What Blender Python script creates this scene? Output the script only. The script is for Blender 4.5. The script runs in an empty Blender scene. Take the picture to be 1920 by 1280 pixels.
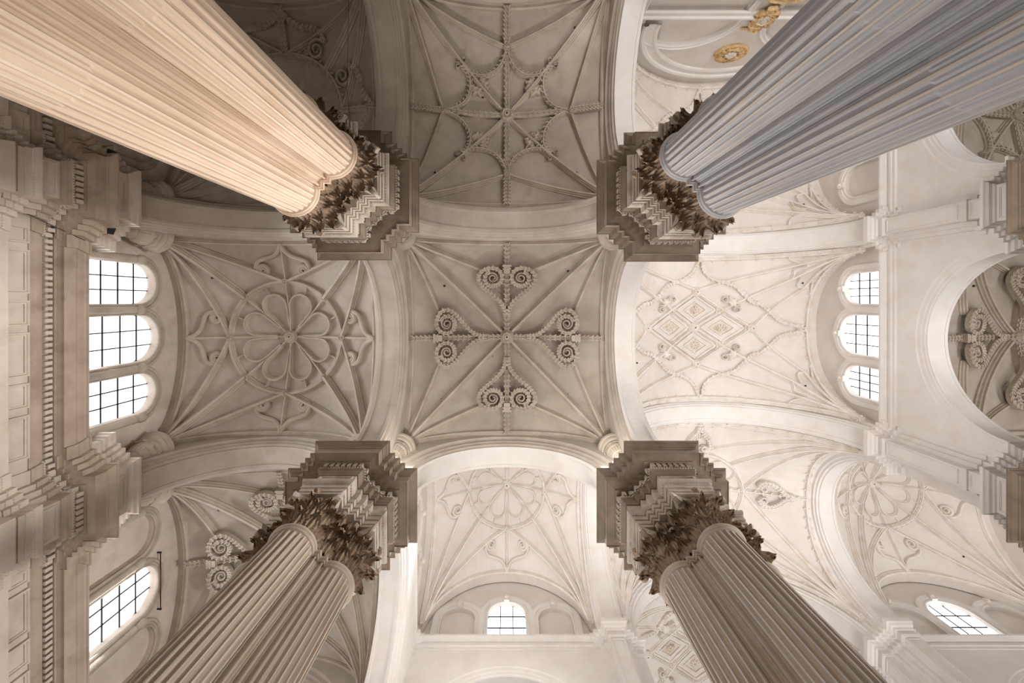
import bpy, math, random
from math import sin, cos, pi, sqrt, hypot, atan2
from mathutils import Vector, Matrix
random.seed(7)
SC = bpy.context.scene
COL = SC.collection

# ------------------------------------------------------------------ camera
cam_d = bpy.data.cameras.new('camera')
cam = bpy.data.objects.new('camera', cam_d)
COL.objects.link(cam)
cam.location = (0, 0, 0)
cam.rotation_euler = (pi, 0, 0)          # looks straight up, picture-right = +X, picture-down = +Y
cam_d.sensor_width = 36
cam_d.lens = 853 / 1920 * 36
cam_d.shift_x = 10 / 1920
cam_d.shift_y = -75 / 1920
cam_d.clip_start = .05
cam_d.clip_end = 300
SC.camera = cam

# ------------------------------------------------------------------ world, lights, exposure
world = bpy.data.worlds.new('sky')
SC.world = world
world.use_nodes = True
bg = world.node_tree.nodes['Background']
bg.inputs[0].default_value = (1.0, .975, .955, 1)
bg.inputs[1].default_value = .02

def area(name, loc, size, power, col=(1, .93, .86), aim=None, sizey=None, spread=180):
    d = bpy.data.lights.new(name, 'AREA')
    d.spread = math.radians(spread)
    d.shape = 'RECTANGLE'
    d.size = size
    d.size_y = sizey or size
    d.energy = power
    d.color = col
    o = bpy.data.objects.new(name, d)
    COL.objects.link(o)
    o.location = loc
    t = Vector(aim or (loc[0], loc[1], loc[2] + 10)) - Vector(loc)
    o.rotation_euler = t.to_track_quat('-Z', 'Y').to_euler()
    return o

FLOOR = -1.6
WARM = (1, .945, .88)
area('floor_fill_aisle', (0.3, 1.4, FLOOR + .25), 3.0, 40, WARM)  # unseen fill lights added at floor level, from here on
area('floor_fill_left_wall', (-6.0, 1.8, FLOOR + .3), 2.0, 130, WARM, aim=(-15.4, 1.8, 13.5), spread=80)  # added floor fill that brightens the left wall faces
area('floor_fill_left', (-11.5, 2.5, FLOOR + .25), 4.0, 60, WARM)
area('floor_fill_low_left', (-11.0, 12.5, FLOOR + .25), 4.0, 330, WARM)
NV = (1, .965, .935)
for nm, x, y, p in (('nave', 12.6, 1.8, 450), ('nave_choir', 12.6, -9.5, 760), ('nave_west', 12.6, 13.0, 520), ('transept', 0, 12.6, 480),
                    ('transept_east', 25.4, 12.6, 600), ('nave_far', 12.6, 23.5, 700)):
    area('floor_fill_' + nm, (x, y, FLOOR + .25), 6.0, p, NV, spread=85)  # floor fill added to brighten the nave and transept, no fixtures
area('floor_fill_far_aisle', (25.4, 1.8, FLOOR + .25), 4.0, 220, (1, .97, .95), spread=85)  # added floor fill for the far aisle bays
area('floor_fill_far_aisle_choir', (25.4, -9.2, FLOOR + .25), 4.0, 220, (1, .97, .95), spread=85)
area('fill_on_upper_left_pillar', (0.5, 4.5, -1.0), 1.5, 26, (1, .86, .72), aim=(-5.4, -3.6, 8), spread=60)  # unseen warm fill added to brighten this pillar
# floodlights standing on the cornices, shining up into the vaults
def ledge(x, y, sx, sy, p, cx, cy, name='ledge_floodlight', col=WARM, sz=.4):
    area(name, (x + sx * 1.56, y + sy * 1.56, 16.5), sz, p, col, aim=(cx * .5 + x * .5, cy * .5 + y * .5, 22.5))
for x, y, sx, sy, p in ((-5.42, -3.67, 1, 1, 4), (5.44, -3.67, -1, 1, 34), (-5.42, 7.18, 1, -1, 95), (5.44, 7.18, -1, -1, 110)):
    ledge(x, y, sx, sy, p, 0, 1.75)
for x, y, sx, sy, p in ((-15.6, -3.8, 1, 1, .8), (-5.42, -3.67, -1, 1, 3), (-15.6, 7.0, 1, -1, 1.5), (-5.42, 7.18, -1, -1, 9)):
    ledge(x, y, sx, sy, p, -10.8, 1.75)
for x, y, sx, sy, p in ((5.44, -3.67, -1, -1, 46), (5.44, -14.9, -1, 1, 56)):
    ledge(x, y, sx, sy, p, 0, -9.3)
for x, y, sx, sy, p in ((-15.6, 7.0, 1, 1, 9), (-5.42, 7.18, -1, 1, 55)):
    ledge(x, y, sx, sy, p, -10.8, 12.5)
for x, y, sx, sy, p in ((19.9, -3.67, 1, 1, 20), (19.9, 7.18, 1, -1, 50)):
    ledge(x, y, sx, sy, p, 25.4, 1.75)
def high_ledge(x, y, cx, cy, p):
    area('string_course_fill', (x, y, 23.9), 1.2, p, NV, aim=(cx, cy, 29.5))  # unseen fill above the string courses, added to brighten the high vaults
for cx, cy, hx, p in ((12.67, 1.75, 6.2, 12), (12.67, -9.3, 6.2, 26), (12.67, 12.5, 6.2, 20), (12.67, 23, 6.2, 34)):
    for a in (-1, 1):
        for b_ in (-1, 1):
            high_ledge(cx + a * hx, cy + b_ * 1.8, cx - a * hx * .4, cy + b_ * 2.2, p)
for cx, p in ((0, 24), (25.4, 30)):
    for a in (-1, 1):
        high_ledge(cx + a * 2.4, 16.7, cx + a * 2.0, 11, p)
        high_ledge(cx + a * 2.4, 8.2, cx + a * 2.0, 14, p)
# daylight that comes in through the windows, then fill lights added from the sides
DAY = (.88, .94, 1)
area('daylight_left_windows', (-15.5, 1.6, 18.6), 6.0, 650, DAY, aim=(0, 1.0, 13), sizey=3, spread=120)
area('daylight_lower_left_window', (-15.5, 12.5, 18.6), 2.0, 300, DAY, aim=(0, 9, 13), sizey=3)
area('daylight_right_windows', (19.0, 1.8, 25.0), 7.0, 1500, (1, .965, .92), aim=(-3, 1.0, 13), sizey=2.5, spread=90)
area('daylight_front_window', (0, 17.0, 25.2), 2.2, 1100, (1, .97, .93), aim=(0, -2, 13), sizey=2.5, spread=90)
area('right_side_fill', (30.5, 1.8, 8.0), 5, 400, (1, .96, .91), aim=(-15.4, 1.8, 13.5), sizey=4, spread=36)  # unseen fill added to light the left wall sideways
area('right_side_fill_west', (30.5, 12.5, 8.0), 5, 420, (1, .96, .91), aim=(-15.4, 12.5, 14.5), sizey=4, spread=36)  # same added side fill for the lower left bay
area('front_side_fill', (0, 27.0, 7.0), 5, 350, (1, .96, .91), aim=(0, -5, 14), sizey=4, spread=40)  # unseen fill added for the near faces of the upper pillars
area('choir_side_fill', (0, -22.0, 17.0), 6, 260, (1, .95, .88), aim=(1, 7, 13), sizey=5, spread=50)  # added fill from the choir side, its source unseen

SC.view_settings.view_transform = 'Standard'
SC.view_settings.look = 'None'
SC.view_settings.exposure = 0.0
SC.view_settings.gamma = 1
SC.view_settings.use_curve_mapping = False
try:
    SC.cycles.use_denoising = True
    SC.cycles.max_bounces = 6
    SC.cycles.diffuse_bounces = 4
    SC.cycles.glossy_bounces = 2
    SC.cycles.sample_clamp_indirect = 4
except Exception:
    pass

# ------------------------------------------------------------------ materials
def stone(name, c1, c2, scale=.6, stretch=(1, 1, 1), stain=None, stain_amt=.0, bump=.15, joints=None, rough=.85, streak=None, fine=9):
    m = bpy.data.materials.new(name)
    m.use_nodes = True
    N = m.node_tree.nodes
    L = m.node_tree.links
    bs = N['Principled BSDF']
    bs.inputs['Roughness'].default_value = rough
    bs.inputs['Specular IOR Level'].default_value = .18
    geo = N.new('ShaderNodeNewGeometry')
    mp = N.new('ShaderNodeMapping')
    mp.inputs['Scale'].default_value = stretch
    L.new(geo.outputs['Position'], mp.inputs[0])
    n1 = N.new('ShaderNodeTexNoise')
    n1.inputs['Scale'].default_value = scale
    n1.inputs['Detail'].default_value = 7
    n1.inputs['Roughness'].default_value = .62
    L.new(mp.outputs[0], n1.inputs['Vector'])
    r1 = N.new('ShaderNodeValToRGB')
    r1.color_ramp.elements[0].position = .33
    r1.color_ramp.elements[0].color = (*c1, 1)
    r1.color_ramp.elements[1].position = .68
    r1.color_ramp.elements[1].color = (*c2, 1)
    L.new(n1.outputs['Fac'], r1.inputs[0])
    col = r1.outputs[0]
    if stain:
        n2 = N.new('ShaderNodeTexNoise')
        n2.inputs['Scale'].default_value = (streak or 1.3)
        n2.inputs['Detail'].default_value = 5
        L.new(mp.outputs[0], n2.inputs['Vector'])
        r2 = N.new('ShaderNodeValToRGB')
        r2.color_ramp.elements[0].position = .50
        r2.color_ramp.elements[0].color = (0, 0, 0, 1)
        r2.color_ramp.elements[1].position = .70
        r2.color_ramp.elements[1].color = (stain_amt, stain_amt, stain_amt, 1)
        L.new(n2.outputs['Fac'], r2.inputs[0])
        mx = N.new('ShaderNodeMixRGB')
        mx.inputs[2].default_value = (*stain, 1)
        L.new(r2.outputs[0], mx.inputs[0])
        L.new(col, mx.inputs[1])
        col = mx.outputs[0]
    L.new(col, bs.inputs['Base Color'])
    n3 = N.new('ShaderNodeTexNoise')
    n3.inputs['Scale'].default_value = fine
    n3.inputs['Detail'].default_value = 6
    L.new(mp.outputs[0], n3.inputs['Vector'])
    bp = N.new('ShaderNodeBump')
    bp.inputs['Strength'].default_value = bump
    bp.inputs['Distance'].default_value = .04
    L.new(n3.outputs['Fac'], bp.inputs['Height'])
    L.new(bp.outputs[0], bs.inputs['Normal'])
    return m

def flat(name, c, rough=.6, metal=0, emit=0):
    m = bpy.data.materials.new(name)
    m.use_nodes = True
    bs = m.node_tree.nodes['Principled BSDF']
    bs.inputs['Base Color'].default_value = (*c, 1)
    bs.inputs['Roughness'].default_value = rough
    bs.inputs['Metallic'].default_value = metal
    if emit:
        bs.inputs['Emission Color'].default_value = (.93, .97, 1, 1)
        bs.inputs['Emission Strength'].default_value = emit
    return m

MAT = dict(
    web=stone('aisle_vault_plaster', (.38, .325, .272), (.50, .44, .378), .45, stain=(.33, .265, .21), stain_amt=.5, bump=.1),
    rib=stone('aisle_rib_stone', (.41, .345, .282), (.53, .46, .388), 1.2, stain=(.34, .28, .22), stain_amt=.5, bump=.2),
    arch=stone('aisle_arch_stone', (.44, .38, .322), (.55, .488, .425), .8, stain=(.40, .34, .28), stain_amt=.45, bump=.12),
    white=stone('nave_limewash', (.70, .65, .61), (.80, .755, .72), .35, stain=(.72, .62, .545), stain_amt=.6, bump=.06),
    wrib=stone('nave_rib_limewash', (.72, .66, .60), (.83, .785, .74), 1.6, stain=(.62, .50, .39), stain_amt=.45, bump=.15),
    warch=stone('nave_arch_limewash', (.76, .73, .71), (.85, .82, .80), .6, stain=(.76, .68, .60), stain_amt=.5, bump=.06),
    tan=stone('tan_column_stone', (.50, .375, .28), (.68, .535, .42), 1.4, (1, 1, .22), stain=(.50, .35, .24), stain_amt=.6, bump=.25, streak=1.9),  # tan, grey and brown pillars: differing light partly put into stone colour
    grey=stone('grey_column_stone', (.31, .302, .308), (.42, .41, .418), 1.5, (1, 1, .15), stain=(.47, .40, .34), stain_amt=.4, bump=.25, streak=3.0),
    brown=stone('brown_column_stone', (.31, .245, .195), (.41, .345, .29), 1.5, (1, 1, .15), stain=(.33, .25, .19), stain_amt=.8, bump=.25, streak=3.0),
    cornice=stone('cornice_shaded_stone', (.19, .145, .108), (.275, .215, .165), 1.0, stain=(.14, .10, .07), stain_amt=.6, bump=.12),  # soffit shade put into a darker brown for the whole cornice
    wcornice=stone('wall_cornice_shaded_stone', (.40, .315, .25), (.50, .41, .335), 1.0, stain=(.27, .20, .145), stain_amt=.6, bump=.12),  # darker than the wall stone, cornice shade put into its colour
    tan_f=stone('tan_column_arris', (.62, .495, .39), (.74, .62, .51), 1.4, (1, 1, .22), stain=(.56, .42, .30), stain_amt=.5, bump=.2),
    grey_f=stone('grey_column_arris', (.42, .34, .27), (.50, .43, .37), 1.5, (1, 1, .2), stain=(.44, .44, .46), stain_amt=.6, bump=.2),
    lbrown=stone('lower_left_column_stone', (.34, .275, .22), (.45, .375, .305), 1.5, (1, 1, .15), stain=(.31, .225, .16), stain_amt=.8, bump=.25, streak=3.0),
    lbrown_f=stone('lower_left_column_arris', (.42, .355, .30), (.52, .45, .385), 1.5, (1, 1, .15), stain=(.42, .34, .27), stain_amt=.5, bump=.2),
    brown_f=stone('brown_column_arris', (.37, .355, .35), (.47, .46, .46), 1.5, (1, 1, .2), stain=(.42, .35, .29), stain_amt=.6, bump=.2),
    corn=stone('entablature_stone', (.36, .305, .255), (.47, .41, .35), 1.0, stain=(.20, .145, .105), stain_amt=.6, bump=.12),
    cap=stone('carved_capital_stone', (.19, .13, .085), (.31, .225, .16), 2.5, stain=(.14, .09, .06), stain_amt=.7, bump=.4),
    wall=stone('side_wall_stone', (.56, .475, .41), (.69, .60, .53), .7, stain=(.42, .34, .275), stain_amt=.5, bump=.12),
    gold=stone('gilded_stucco', (.56, .36, .15), (.80, .60, .34), 5, stain=(.25, .12, .04), stain_amt=.6, bump=.5, rough=.45),
    relief=stone('ochre_washed_relief', (.66, .56, .46), (.80, .73, .66), 6, stain=(.48, .36, .26), stain_amt=.6, bump=.5),
    floor=stone('pale_marble_floor', (.55, .5, .45), (.7, .66, .6), .8, bump=.02, rough=.4),
    hole=flat('dark_hole', (.01, .008, .006)),
    iron=flat('dark_iron', (.03, .028, .03), .5, .6),
    glass=flat('daylit_window_glass', (.8, .85, .9), .2, 0, 2.2),
)

# ------------------------------------------------------------------ mesh helpers
class M:
    def __init__(s):
        s.v = []
        s.f = []
    def add(s, v, f):
        b = len(s.v)
        s.v += [tuple(p) for p in v]
        s.f += [tuple(i + b for i in q) for q in f]
        return s
    def grid(s, rows, closed=False):
        n = len(rows[0])
        v = [p for r in rows for p in r]
        f = []
        for i in range(len(rows) - 1):
            for j in range(n if closed else n - 1):
                k = (j + 1) % n
                f.append((i * n + j, i * n + k, (i + 1) * n + k, (i + 1) * n + j))
        return s.add(v, f)
    def box(s, c, h, ax=None):
        X, Y, Z = ax or (Vector((1, 0, 0)), Vector((0, 1, 0)), Vector((0, 0, 1)))
        c = Vector(c)
        v = [c + X * (h[0] * a) + Y * (h[1] * b) + Z * (h[2] * d) for a in (-1, 1) for b in (-1, 1) for d in (-1, 1)]
        return s.add(v, [(0, 1, 3, 2), (4, 6, 7, 5), (0, 4, 5, 1), (2, 3, 7, 6), (0, 2, 6, 4), (1, 5, 7, 3)])
    def lathe(s, prof, n=20, c=(0, 0, 0), mod=None, ax=None):
        c = Vector(c)
        X, Y, Z = ax or (Vector((1, 0, 0)), Vector((0, 1, 0)), Vector((0, 0, 1)))
        rows = []
        for k, (r, z) in enumerate(prof):
            row = []
            for j in range(n):
                a = 2 * pi * j / n
                rr = r * (mod(a, k) if mod else 1)
                row.append(c + X * (rr * cos(a)) + Y * (rr * sin(a)) + Z * z)
            rows.append(row)
        return s.grid(rows, True)

def obj(name, m, mat, parent=None, smooth=False, mesh=None):
    if mesh is None:
        mesh = bpy.data.meshes.new(name)
        mesh.from_pydata(m.v, [], m.f)
        mesh.update()
        mesh.materials.append(MAT[mat])
        if smooth:
            mesh.polygons.foreach_set('use_smooth', [True] * len(mesh.polygons))
    o = bpy.data.objects.new(name, mesh)
    COL.objects.link(o)
    if parent is not None:
        o.parent = parent
        o.matrix_parent_inverse = Matrix.Identity(4)
        if parent.get('_o'):
            pass
    return o

def thing(name, loc, label, cat, group=None):
    o = bpy.data.objects.new(name, None)
    o.empty_display_size = .3
    COL.objects.link(o)
    o.location = loc
    o['label'] = label
    o['category'] = cat
    if group:
        o['group'] = group
    return o

def part(name, m, mat, parent, smooth=False, kind=None):
    """mesh given in world coordinates, stored relative to its top-level thing"""
    L = Vector((0, 0, 0))
    p = parent
    while p is not None:
        L += Vector(p.location)
        p = p.parent
    m.v = [(v[0] - L.x, v[1] - L.y, v[2] - L.z) for v in m.v]
    o = obj(name, m, mat, parent, smooth)
    if kind:
        o['kind'] = kind
    return o

def structure(name, m, mat, smooth=False):
    o = obj(name, m, mat, None, smooth)
    o['kind'] = 'structure'
    return o

def catmull(P, k=6):
    out = []
    n = len(P)
    for i in range(n - 1):
        p0 = P[max(i - 1, 0)]; p1 = P[i]; p2 = P[i + 1]; p3 = P[min(i + 2, n - 1)]
        for j in range(k):
            t = j / k
            out.append(tuple(.5 * ((2 * b) + (-a + c) * t + (2 * a - 5 * b + 4 * c - d) * t * t + (-a + 3 * b - 3 * c + d) * t ** 3)
                             for a, b, c, d in zip(p0, p1, p2, p3)))
    out.append(tuple(P[-1]))
    return out

def spiral(c, start, turns, sign, r1, n=26):
    r0 = hypot(*start)
    a0 = atan2(start[1], start[0])
    out = []
    for i in range(n + 1):
        t = i / n
        r = r0 + (r1 - r0) * (t ** .8)
        a = a0 + sign * turns * 2 * pi * t
        out.append((c[0] + r * cos(a), c[1] + r * sin(a)))
    return out

# ------------------------------------------------------------------ plan of the church (metres from the lens)
XA, XB, XN, XC, XD = -15.95, -5.42, 5.44, 19.9, 31.0
Y0, Y1, Y2, Y3, Y4 = -14.9, -3.67, 7.18, 17.8, 28.6
ZS = 17.35       # spring of the aisle arches
HS = 23.3        # spring of the nave arches

# ------------------------------------------------------------------ stair-shaped plans of the pillars
BASE = [(1.6, .64), (1.17, .64), (1.17, .82), (1.0, .82), (1.0, 1.0), (.82, 1.0), (.82, 1.17), (.64, 1.17), (.64, 1.6)]
def stair(d, base=BASE):
    q = [(x + d, y + d) for x, y in base]
    out = []
    for k in range(4):
        for x, y in q:
            for _ in range(k):
                x, y = -y, x
            out.append((x, y))
    return out
def loft(cx, cy, prof, base=BASE, capb=True, capt=True):
    m = M()
    rows = [[(cx + x, cy + y, z) for x, y in stair(d, base)] for z, d in prof]
    m.grid(rows, True)
    n = len(rows[0])
    if capb:
        m.add(rows[0], [tuple(range(n))])
    if capt:
        m.add(rows[-1], [tuple(range(n))[::-1]])
    return m

P_ARCHI = [(13.2, 0), (13.33, 0), (13.33, .03), (13.52, .03), (13.52, .065), (13.7, .065), (13.73, .10), (13.80, .14), (13.9, .16), (13.92, .16)]
P_FRIEZE = [(13.92, -.04), (14.66, -.04)]
P_CORN = [(14.66, 0), (14.72, .01), (14.78, .05), (14.86, .06), (14.92, .10), (15.0, .09), (15.0, -.03), (15.3, -.03), (15.3, .19), (15.36, .19),
          (15.40, .44), (15.36, .46), (15.78, .46), (15.8, .50), (15.85, .50), (15.88, .53), (15.93, .60), (15.99, .63), (16.0, .67), (16.06, .67)]

_dent = {}
def dentil_mesh(mat):
    if mat not in _dent:
        m = M().box((0, 0, 0), (.062, .08, .12))
        me = bpy.data.meshes.new('dentil')
        me.from_pydata(m.v, [], m.f)
        me.materials.append(MAT[mat])
        _dent[mat] = me
    return _dent[mat]

def dentils(edges, z, parent, mat, pitch=.205, joined=False):
    L = Vector(parent.location)
    mm = M()
    for (ax, ay), (bx, by), (nx, ny) in edges:
        l = hypot(bx - ax, by - ay)
        n = max(1, round(l / pitch))
        tx, ty = (bx - ax) / l, (by - ay) / l
        for i in range(n):
            s = (i + .5) / n * l
            c = Vector((ax + tx * s + nx * .05, ay + ty * s + ny * .05, z))
            if joined:
                mm.box(c, (.06, .055, .11), (Vector((tx, ty, 0)), Vector((nx, ny, 0)), Vector((0, 0, 1))))
            else:
                o = bpy.data.objects.new('dentil', dentil_mesh(mat))
                COL.objects.link(o)
                o.parent = parent
                o.location = c - L
                o.rotation_euler = (0, 0, atan2(ty, tx))
    if joined:
        part('dentil_band', mm, mat, parent, kind='stuff')

def poly_edges(P):
    out = []
    n = len(P)
    for i in range(n):
        a, b = P[i], P[(i + 1) % n]
        l = hypot(b[0] - a[0], b[1] - a[1])
        if l < .01:
            continue
        t = ((b[0] - a[0]) / l, (b[1] - a[1]) / l)
        out.append((a, b, (t[1], -t[0])))
    return out

def frame_bars(m, O, a, n, s0, s1, z0, z1, w=.07, d=.035):
    """rectangular moulded frame on a face: O + a*s + z, standing out along n"""
    O = Vector(O); a = Vector(a); n = Vector(n); Z = Vector((0, 0, 1))
    P = lambda s, z, h: O + a * s + Z * z + n * h
    R = [(0, 0), (0, d), (w * .45, d), (w * .6, d * .5), (w, d * .5), (w, 0)]
    rows = []
    for k, h in R:
        rows.append([P(s0 + k, z0 + k, h), P(s1 - k, z0 + k, h), P(s1 - k, z1 - k, h), P(s0 + k, z1 - k, h)])
    m.grid(rows, True)

ARM = [((1, 0), (0, 1)), ((0, 1), (-1, 0)), ((-1, 0), (0, -1)), ((0, -1), (1, 0))]

def entablature(t, cx, cy, mat, fine=True, attic=True, upper=False, amat='arch', ak=.16):
    part('architrave', loft(cx, cy, P_ARCHI), mat, t)
    part('frieze', loft(cx, cy, P_FRIEZE, capb=False, capt=False), mat, t)
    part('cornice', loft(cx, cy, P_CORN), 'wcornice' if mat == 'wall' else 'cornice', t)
    P = [(cx + x, cy + y) for x, y in stair(.03)]
    E = [e for e in poly_edges(P)]
    dentils(E, 15.15, t, mat, joined=not fine)
    for (nx, ny), (ax_, ay_) in ARM:
        m = M()
        frame_bars(m, (cx + nx * 1.56, cy + ny * 1.56, 0), (ax_, ay_, 0), (nx, ny, 0), -.52, .52, 14.02, 14.56)
        part('frieze_panel', m, mat, t)
    if fine:      # carved bead under the architrave crown, and eggs under the dentils
        mm = M()
        for d, z, hw in ((.075, 13.74, .022), (.10, 14.95, .028)):
            for a, b, nn in poly_edges([(cx + x, cy + y) for x, y in stair(d)]):
                l = hypot(b[0] - a[0], b[1] - a[1]); n = max(1, int(l / .085))
                for i in range(n):
                    s = (i + .5) / n
                    mm.box((a[0] + (b[0] - a[0]) * s + nn[0] * .01, a[1] + (b[1] - a[1]) * s + nn[1] * .01, z), (hw, hw, hw * 1.2),
                           (Vector((.707, .707, 0)), Vector((-.707, .707, 0)), Vector((0, 0, 1))))
        part('bead_moulding', mm, mat, t, kind='stuff')
    if attic:
        k = ak
        part('attic_block', loft(cx, cy, [(16.0, .30 - k), (16.22, .30 - k), (16.26, .2 - k), (16.95, .2 - k), (16.98, .24 - k), (17.05, .26 - k), (17.1, .33 - k), (17.2, .36 - k), (17.24, .42 - k), (17.35, .42 - k)]), amat, t)
        for (nx, ny), (ax_, ay_) in ARM:
            m = M()
            frame_bars(m, (cx + nx * (1.8 - k), cy + ny * (1.8 - k), 0), (ax_, ay_, 0), (nx, ny, 0), -.6, .6, 16.36, 16.86)
            part('attic_panel', m, amat, t)
    if upper:
        part('upper_pier', loft(cx, cy, [(17.3, -.25), (18.3, -.25), (18.3, -.20), (18.55, -.20), (18.55, -.25), (22.35, -.27)]), 'warch', t)
        for (nx, ny), (ax_, ay_) in ARM:
            m = M()
            frame_bars(m, (cx + nx * 1.34, cy + ny * 1.34, 0), (ax_, ay_, 0), (nx, ny, 0), -.30, .30, 18.7, 22.2, .06, .03)
            frame_bars(m, (cx + nx * 1.34, cy + ny * 1.34, 0), (ax_, ay_, 0), (nx, ny, 0), -.30, .30, 17.5, 18.2, .06, .03)
            part('pier_panel', m, 'warch', t)
        part('upper_cap', loft(cx, cy, [(22.3, -.22), (22.4, -.18), (22.45, -.18), (22.5, -.24), (22.72, -.24), (22.75, -.18), (22.85, -.16), (22.9, -.08), (23.0, -.03), (23.05, .02), (23.3, .02)]), 'warch', t)

# ------------------------------------------------------------------ capital pieces
def leaf_mesh(mat, w=.30, h=.52, curl=.20):
    """an acanthus leaf: grows up (+Z) against a bell, leans out (+X) and curls over at its tip"""
    m = M()
    rows = []
    nz = 18
    for i in range(nz + 1):
        t = i / nz
        env = w * (.66 + .5 * sin(pi * min(t * 1.05, 1)) - .36 * t ** 4)
        ph = (t * 5.5) % 1
        lob = .90 + .22 * (1 - ph) if t < .97 else .7      # saw-toothed lobes
        ww = env * lob * .5
        if t < .72:
            x = .03 + .10 * t ** 2; z = h * t / .8
        else:
            k = (t - .72) / .28
            a = k * pi * .95
            x = .03 + .10 * .52 + curl * .62 * (1 - cos(a)) * .8
            z = h * .9 + curl * .42 * sin(a) - .02 * k
        row = []
        for j in range(9):
            s = (j - 4) / 4
            cup = -.05 * s * s + .022 * cos(s * 4 * pi) + (.03 if j == 4 else 0)
            row.append((x + cup, s * ww, z - abs(s) * .05 * (1 + .6 * ph)))
        rows.append(row)
    m.grid(rows)
    back = [[(p[0] - .03, p[1] * .96, p[2]) for p in r] for r in rows]
    m.grid([r[::-1] for r in back])
    me = bpy.data.meshes.new('leaf')
    me.from_pydata(m.v, [], m.f)
    me.materials.append(MAT[mat])
    return me
LEAF_L = leaf_mesh('cap', .44, .56, .30)
LEAF_S = leaf_mesh('cap', .40, .44, .24)
LEAF_T = leaf_mesh('cap', .30, .36, .28)

def volute_mesh():
    m = M()
    P = [(.0, 0.0), (.05, .16), (.12, .30), (.22, .38), (.30, .40)]
    P = catmull(P, 3)[:-1] + spiral((.30, .29), (0, .11), 1.6, -1, .02, 18)
    rows = []
    n = len(P)
    for i, (x, z) in enumerate(P):
        a = P[max(i - 1, 0)]; b = P[min(i + 1, n - 1)]
        t = Vector((b[0] - a[0], b[1] - a[1])); t.normalize()
        nn = Vector((-t.y, t.x))
        th = .028 if i < n - 18 else .022
        w = .055
        rows.append([(x + nn.x * th, -w, z + nn.y * th), (x + nn.x * th, w, z + nn.y * th), (x - nn.x * th, w, z - nn.y * th), (x - nn.x * th, -w, z - nn.y * th)])
    m.grid(rows, True)
    me = bpy.data.meshes.new('volute')
    me.from_pydata(m.v, [], m.f)
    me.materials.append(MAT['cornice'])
    return me
VOL = volute_mesh()

def inst(name, me, parent, loc, rz=0, sc=1, rx=0):
    o = bpy.data.objects.new(name, me)
    COL.objects.link(o)
    o.parent = parent
    o.location = loc
    o.rotation_euler = (0, rx, rz)
    o.scale = (sc, sc, sc)
    return o

def capital(t, tx, ty, ox, oy, ang, r=.56):
    """Corinthian capital of one half column; (ox,oy) its axis from the pillar's centre, ang outward"""
    cx, cy = tx + ox, ty + oy
    m = M()
    m.lathe([(r * .93, 11.5), (r * .93, 12.2), (r * 1.0, 12.6), (r * 1.18, 12.88), (r * 1.22, 12.92)], 24, (cx, cy, 0))
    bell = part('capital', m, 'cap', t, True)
    # abacus with concave sides
    prof = []
    N = 8
    H = .80
    for k in range(4):
        a0 = ang + pi / 4 + k * pi / 2
        p = Vector((cos(a0), sin(a0))) * H * 1.30
        q = Vector((cos(a0 + pi / 2), sin(a0 + pi / 2))) * H * 1.30
        tdir = (q - p).normalized()
        nrm = (p + q).normalized()
        for i in range(N):
            s = i / N
            if i == 0:
                prof.append(p + tdir * .05)
            else:
                b = p.lerp(q, s) - nrm * (.24 * sin(pi * s))
                prof.append(b)
        prof.append(q - tdir * .05)
    for nm, z0, z1, k0, k1 in (('abacus', 12.92, 13.2, .94, 1.02),):
        m = M()
        R = [[(cx + p.x * f, cy + p.y * f, z) for p in prof] for z, f in ((z0, k0), (z0 + .08, k0), (z0 + .11, k0 * 1.02), (z1 - .05, k1), (z1, k1))]
        m.grid(R, True)
        m.add(R[0], [tuple(range(len(prof)))])
        ab = part(nm, m, 'corn', bell)
    n = 10
    for row, (z, me, rr, off, nn) in enumerate(((11.58, LEAF_S, r * .95, 0, 10), (11.90, LEAF_L, r * .97, .5, 10), (12.34, LEAF_T, r * 1.02, 0, 10))):
        for k in range(nn):
            a = (k + off) / nn * 2 * pi
            d = (a + pi) % (2 * pi) - pi
            if abs(d) > 1.95:
                continue
            A = a + ang
            inst('leaf', me, bell, (ox + rr * cos(A), oy + rr * sin(A), z - FLOOR), A, random.uniform(.95, 1.08))
    for k in range(4):
        A = ang + pi / 4 + k * pi / 2
        d = (A - ang + pi) % (2 * pi) - pi
        if abs(d) > 1.8:
            continue
        inst('volute', VOL, bell, (ox + r * .92 * cos(A), oy + r * .92 * sin(A), 12.5 - FLOOR), A, 1.15)
    for k in (-1, 1):       # inner helices and the flower on the front
        A = ang + k * .33
        inst('helix', VOL, bell, (ox + r * .9 * cos(A), oy + r * .9 * sin(A), 12.6 - FLOOR), A - k * .2, .62)
    m = M()
    m.lathe([(.0, .10), (.05, .10), (.10, .05), (.12, 0)], 10, (cx + cos(ang) * .80, cy + sin(ang) * .80, 13.06),
            lambda a, k: 1 + .2 * cos(5 * a), (Vector((-sin(ang), cos(ang), 0)), Vector((0, 0, 1)), Vector((cos(ang), sin(ang), 0))))
    part('flower', m, 'cap', bell)
    return bell

CORE = [(1.0, .50), (.83, .50), (.83, .67), (.67, .67), (.67, .83), (.50, .83), (.50, 1.0)]
def grooved(P, g=.045, w=.6):
    """put one flute in every face of a stair plan"""
    out = []
    n = len(P)
    for i in range(n):
        a = Vector(P[i]); b = Vector(P[(i + 1) % n])
        l = (b - a).length
        out.append(tuple(a))
        if l < .1 or l > .5:
            continue
        t = (b - a) / l
        nn = Vector((t.y, -t.x))
        for s, h in ((.5 - w / 2, 0), (.5 - w / 3, .8), (.5, 1), (.5 + w / 3, .8), (.5 + w / 2, 0)):
            out.append(tuple(a + t * l * s - nn * g * h))
    return out

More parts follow.
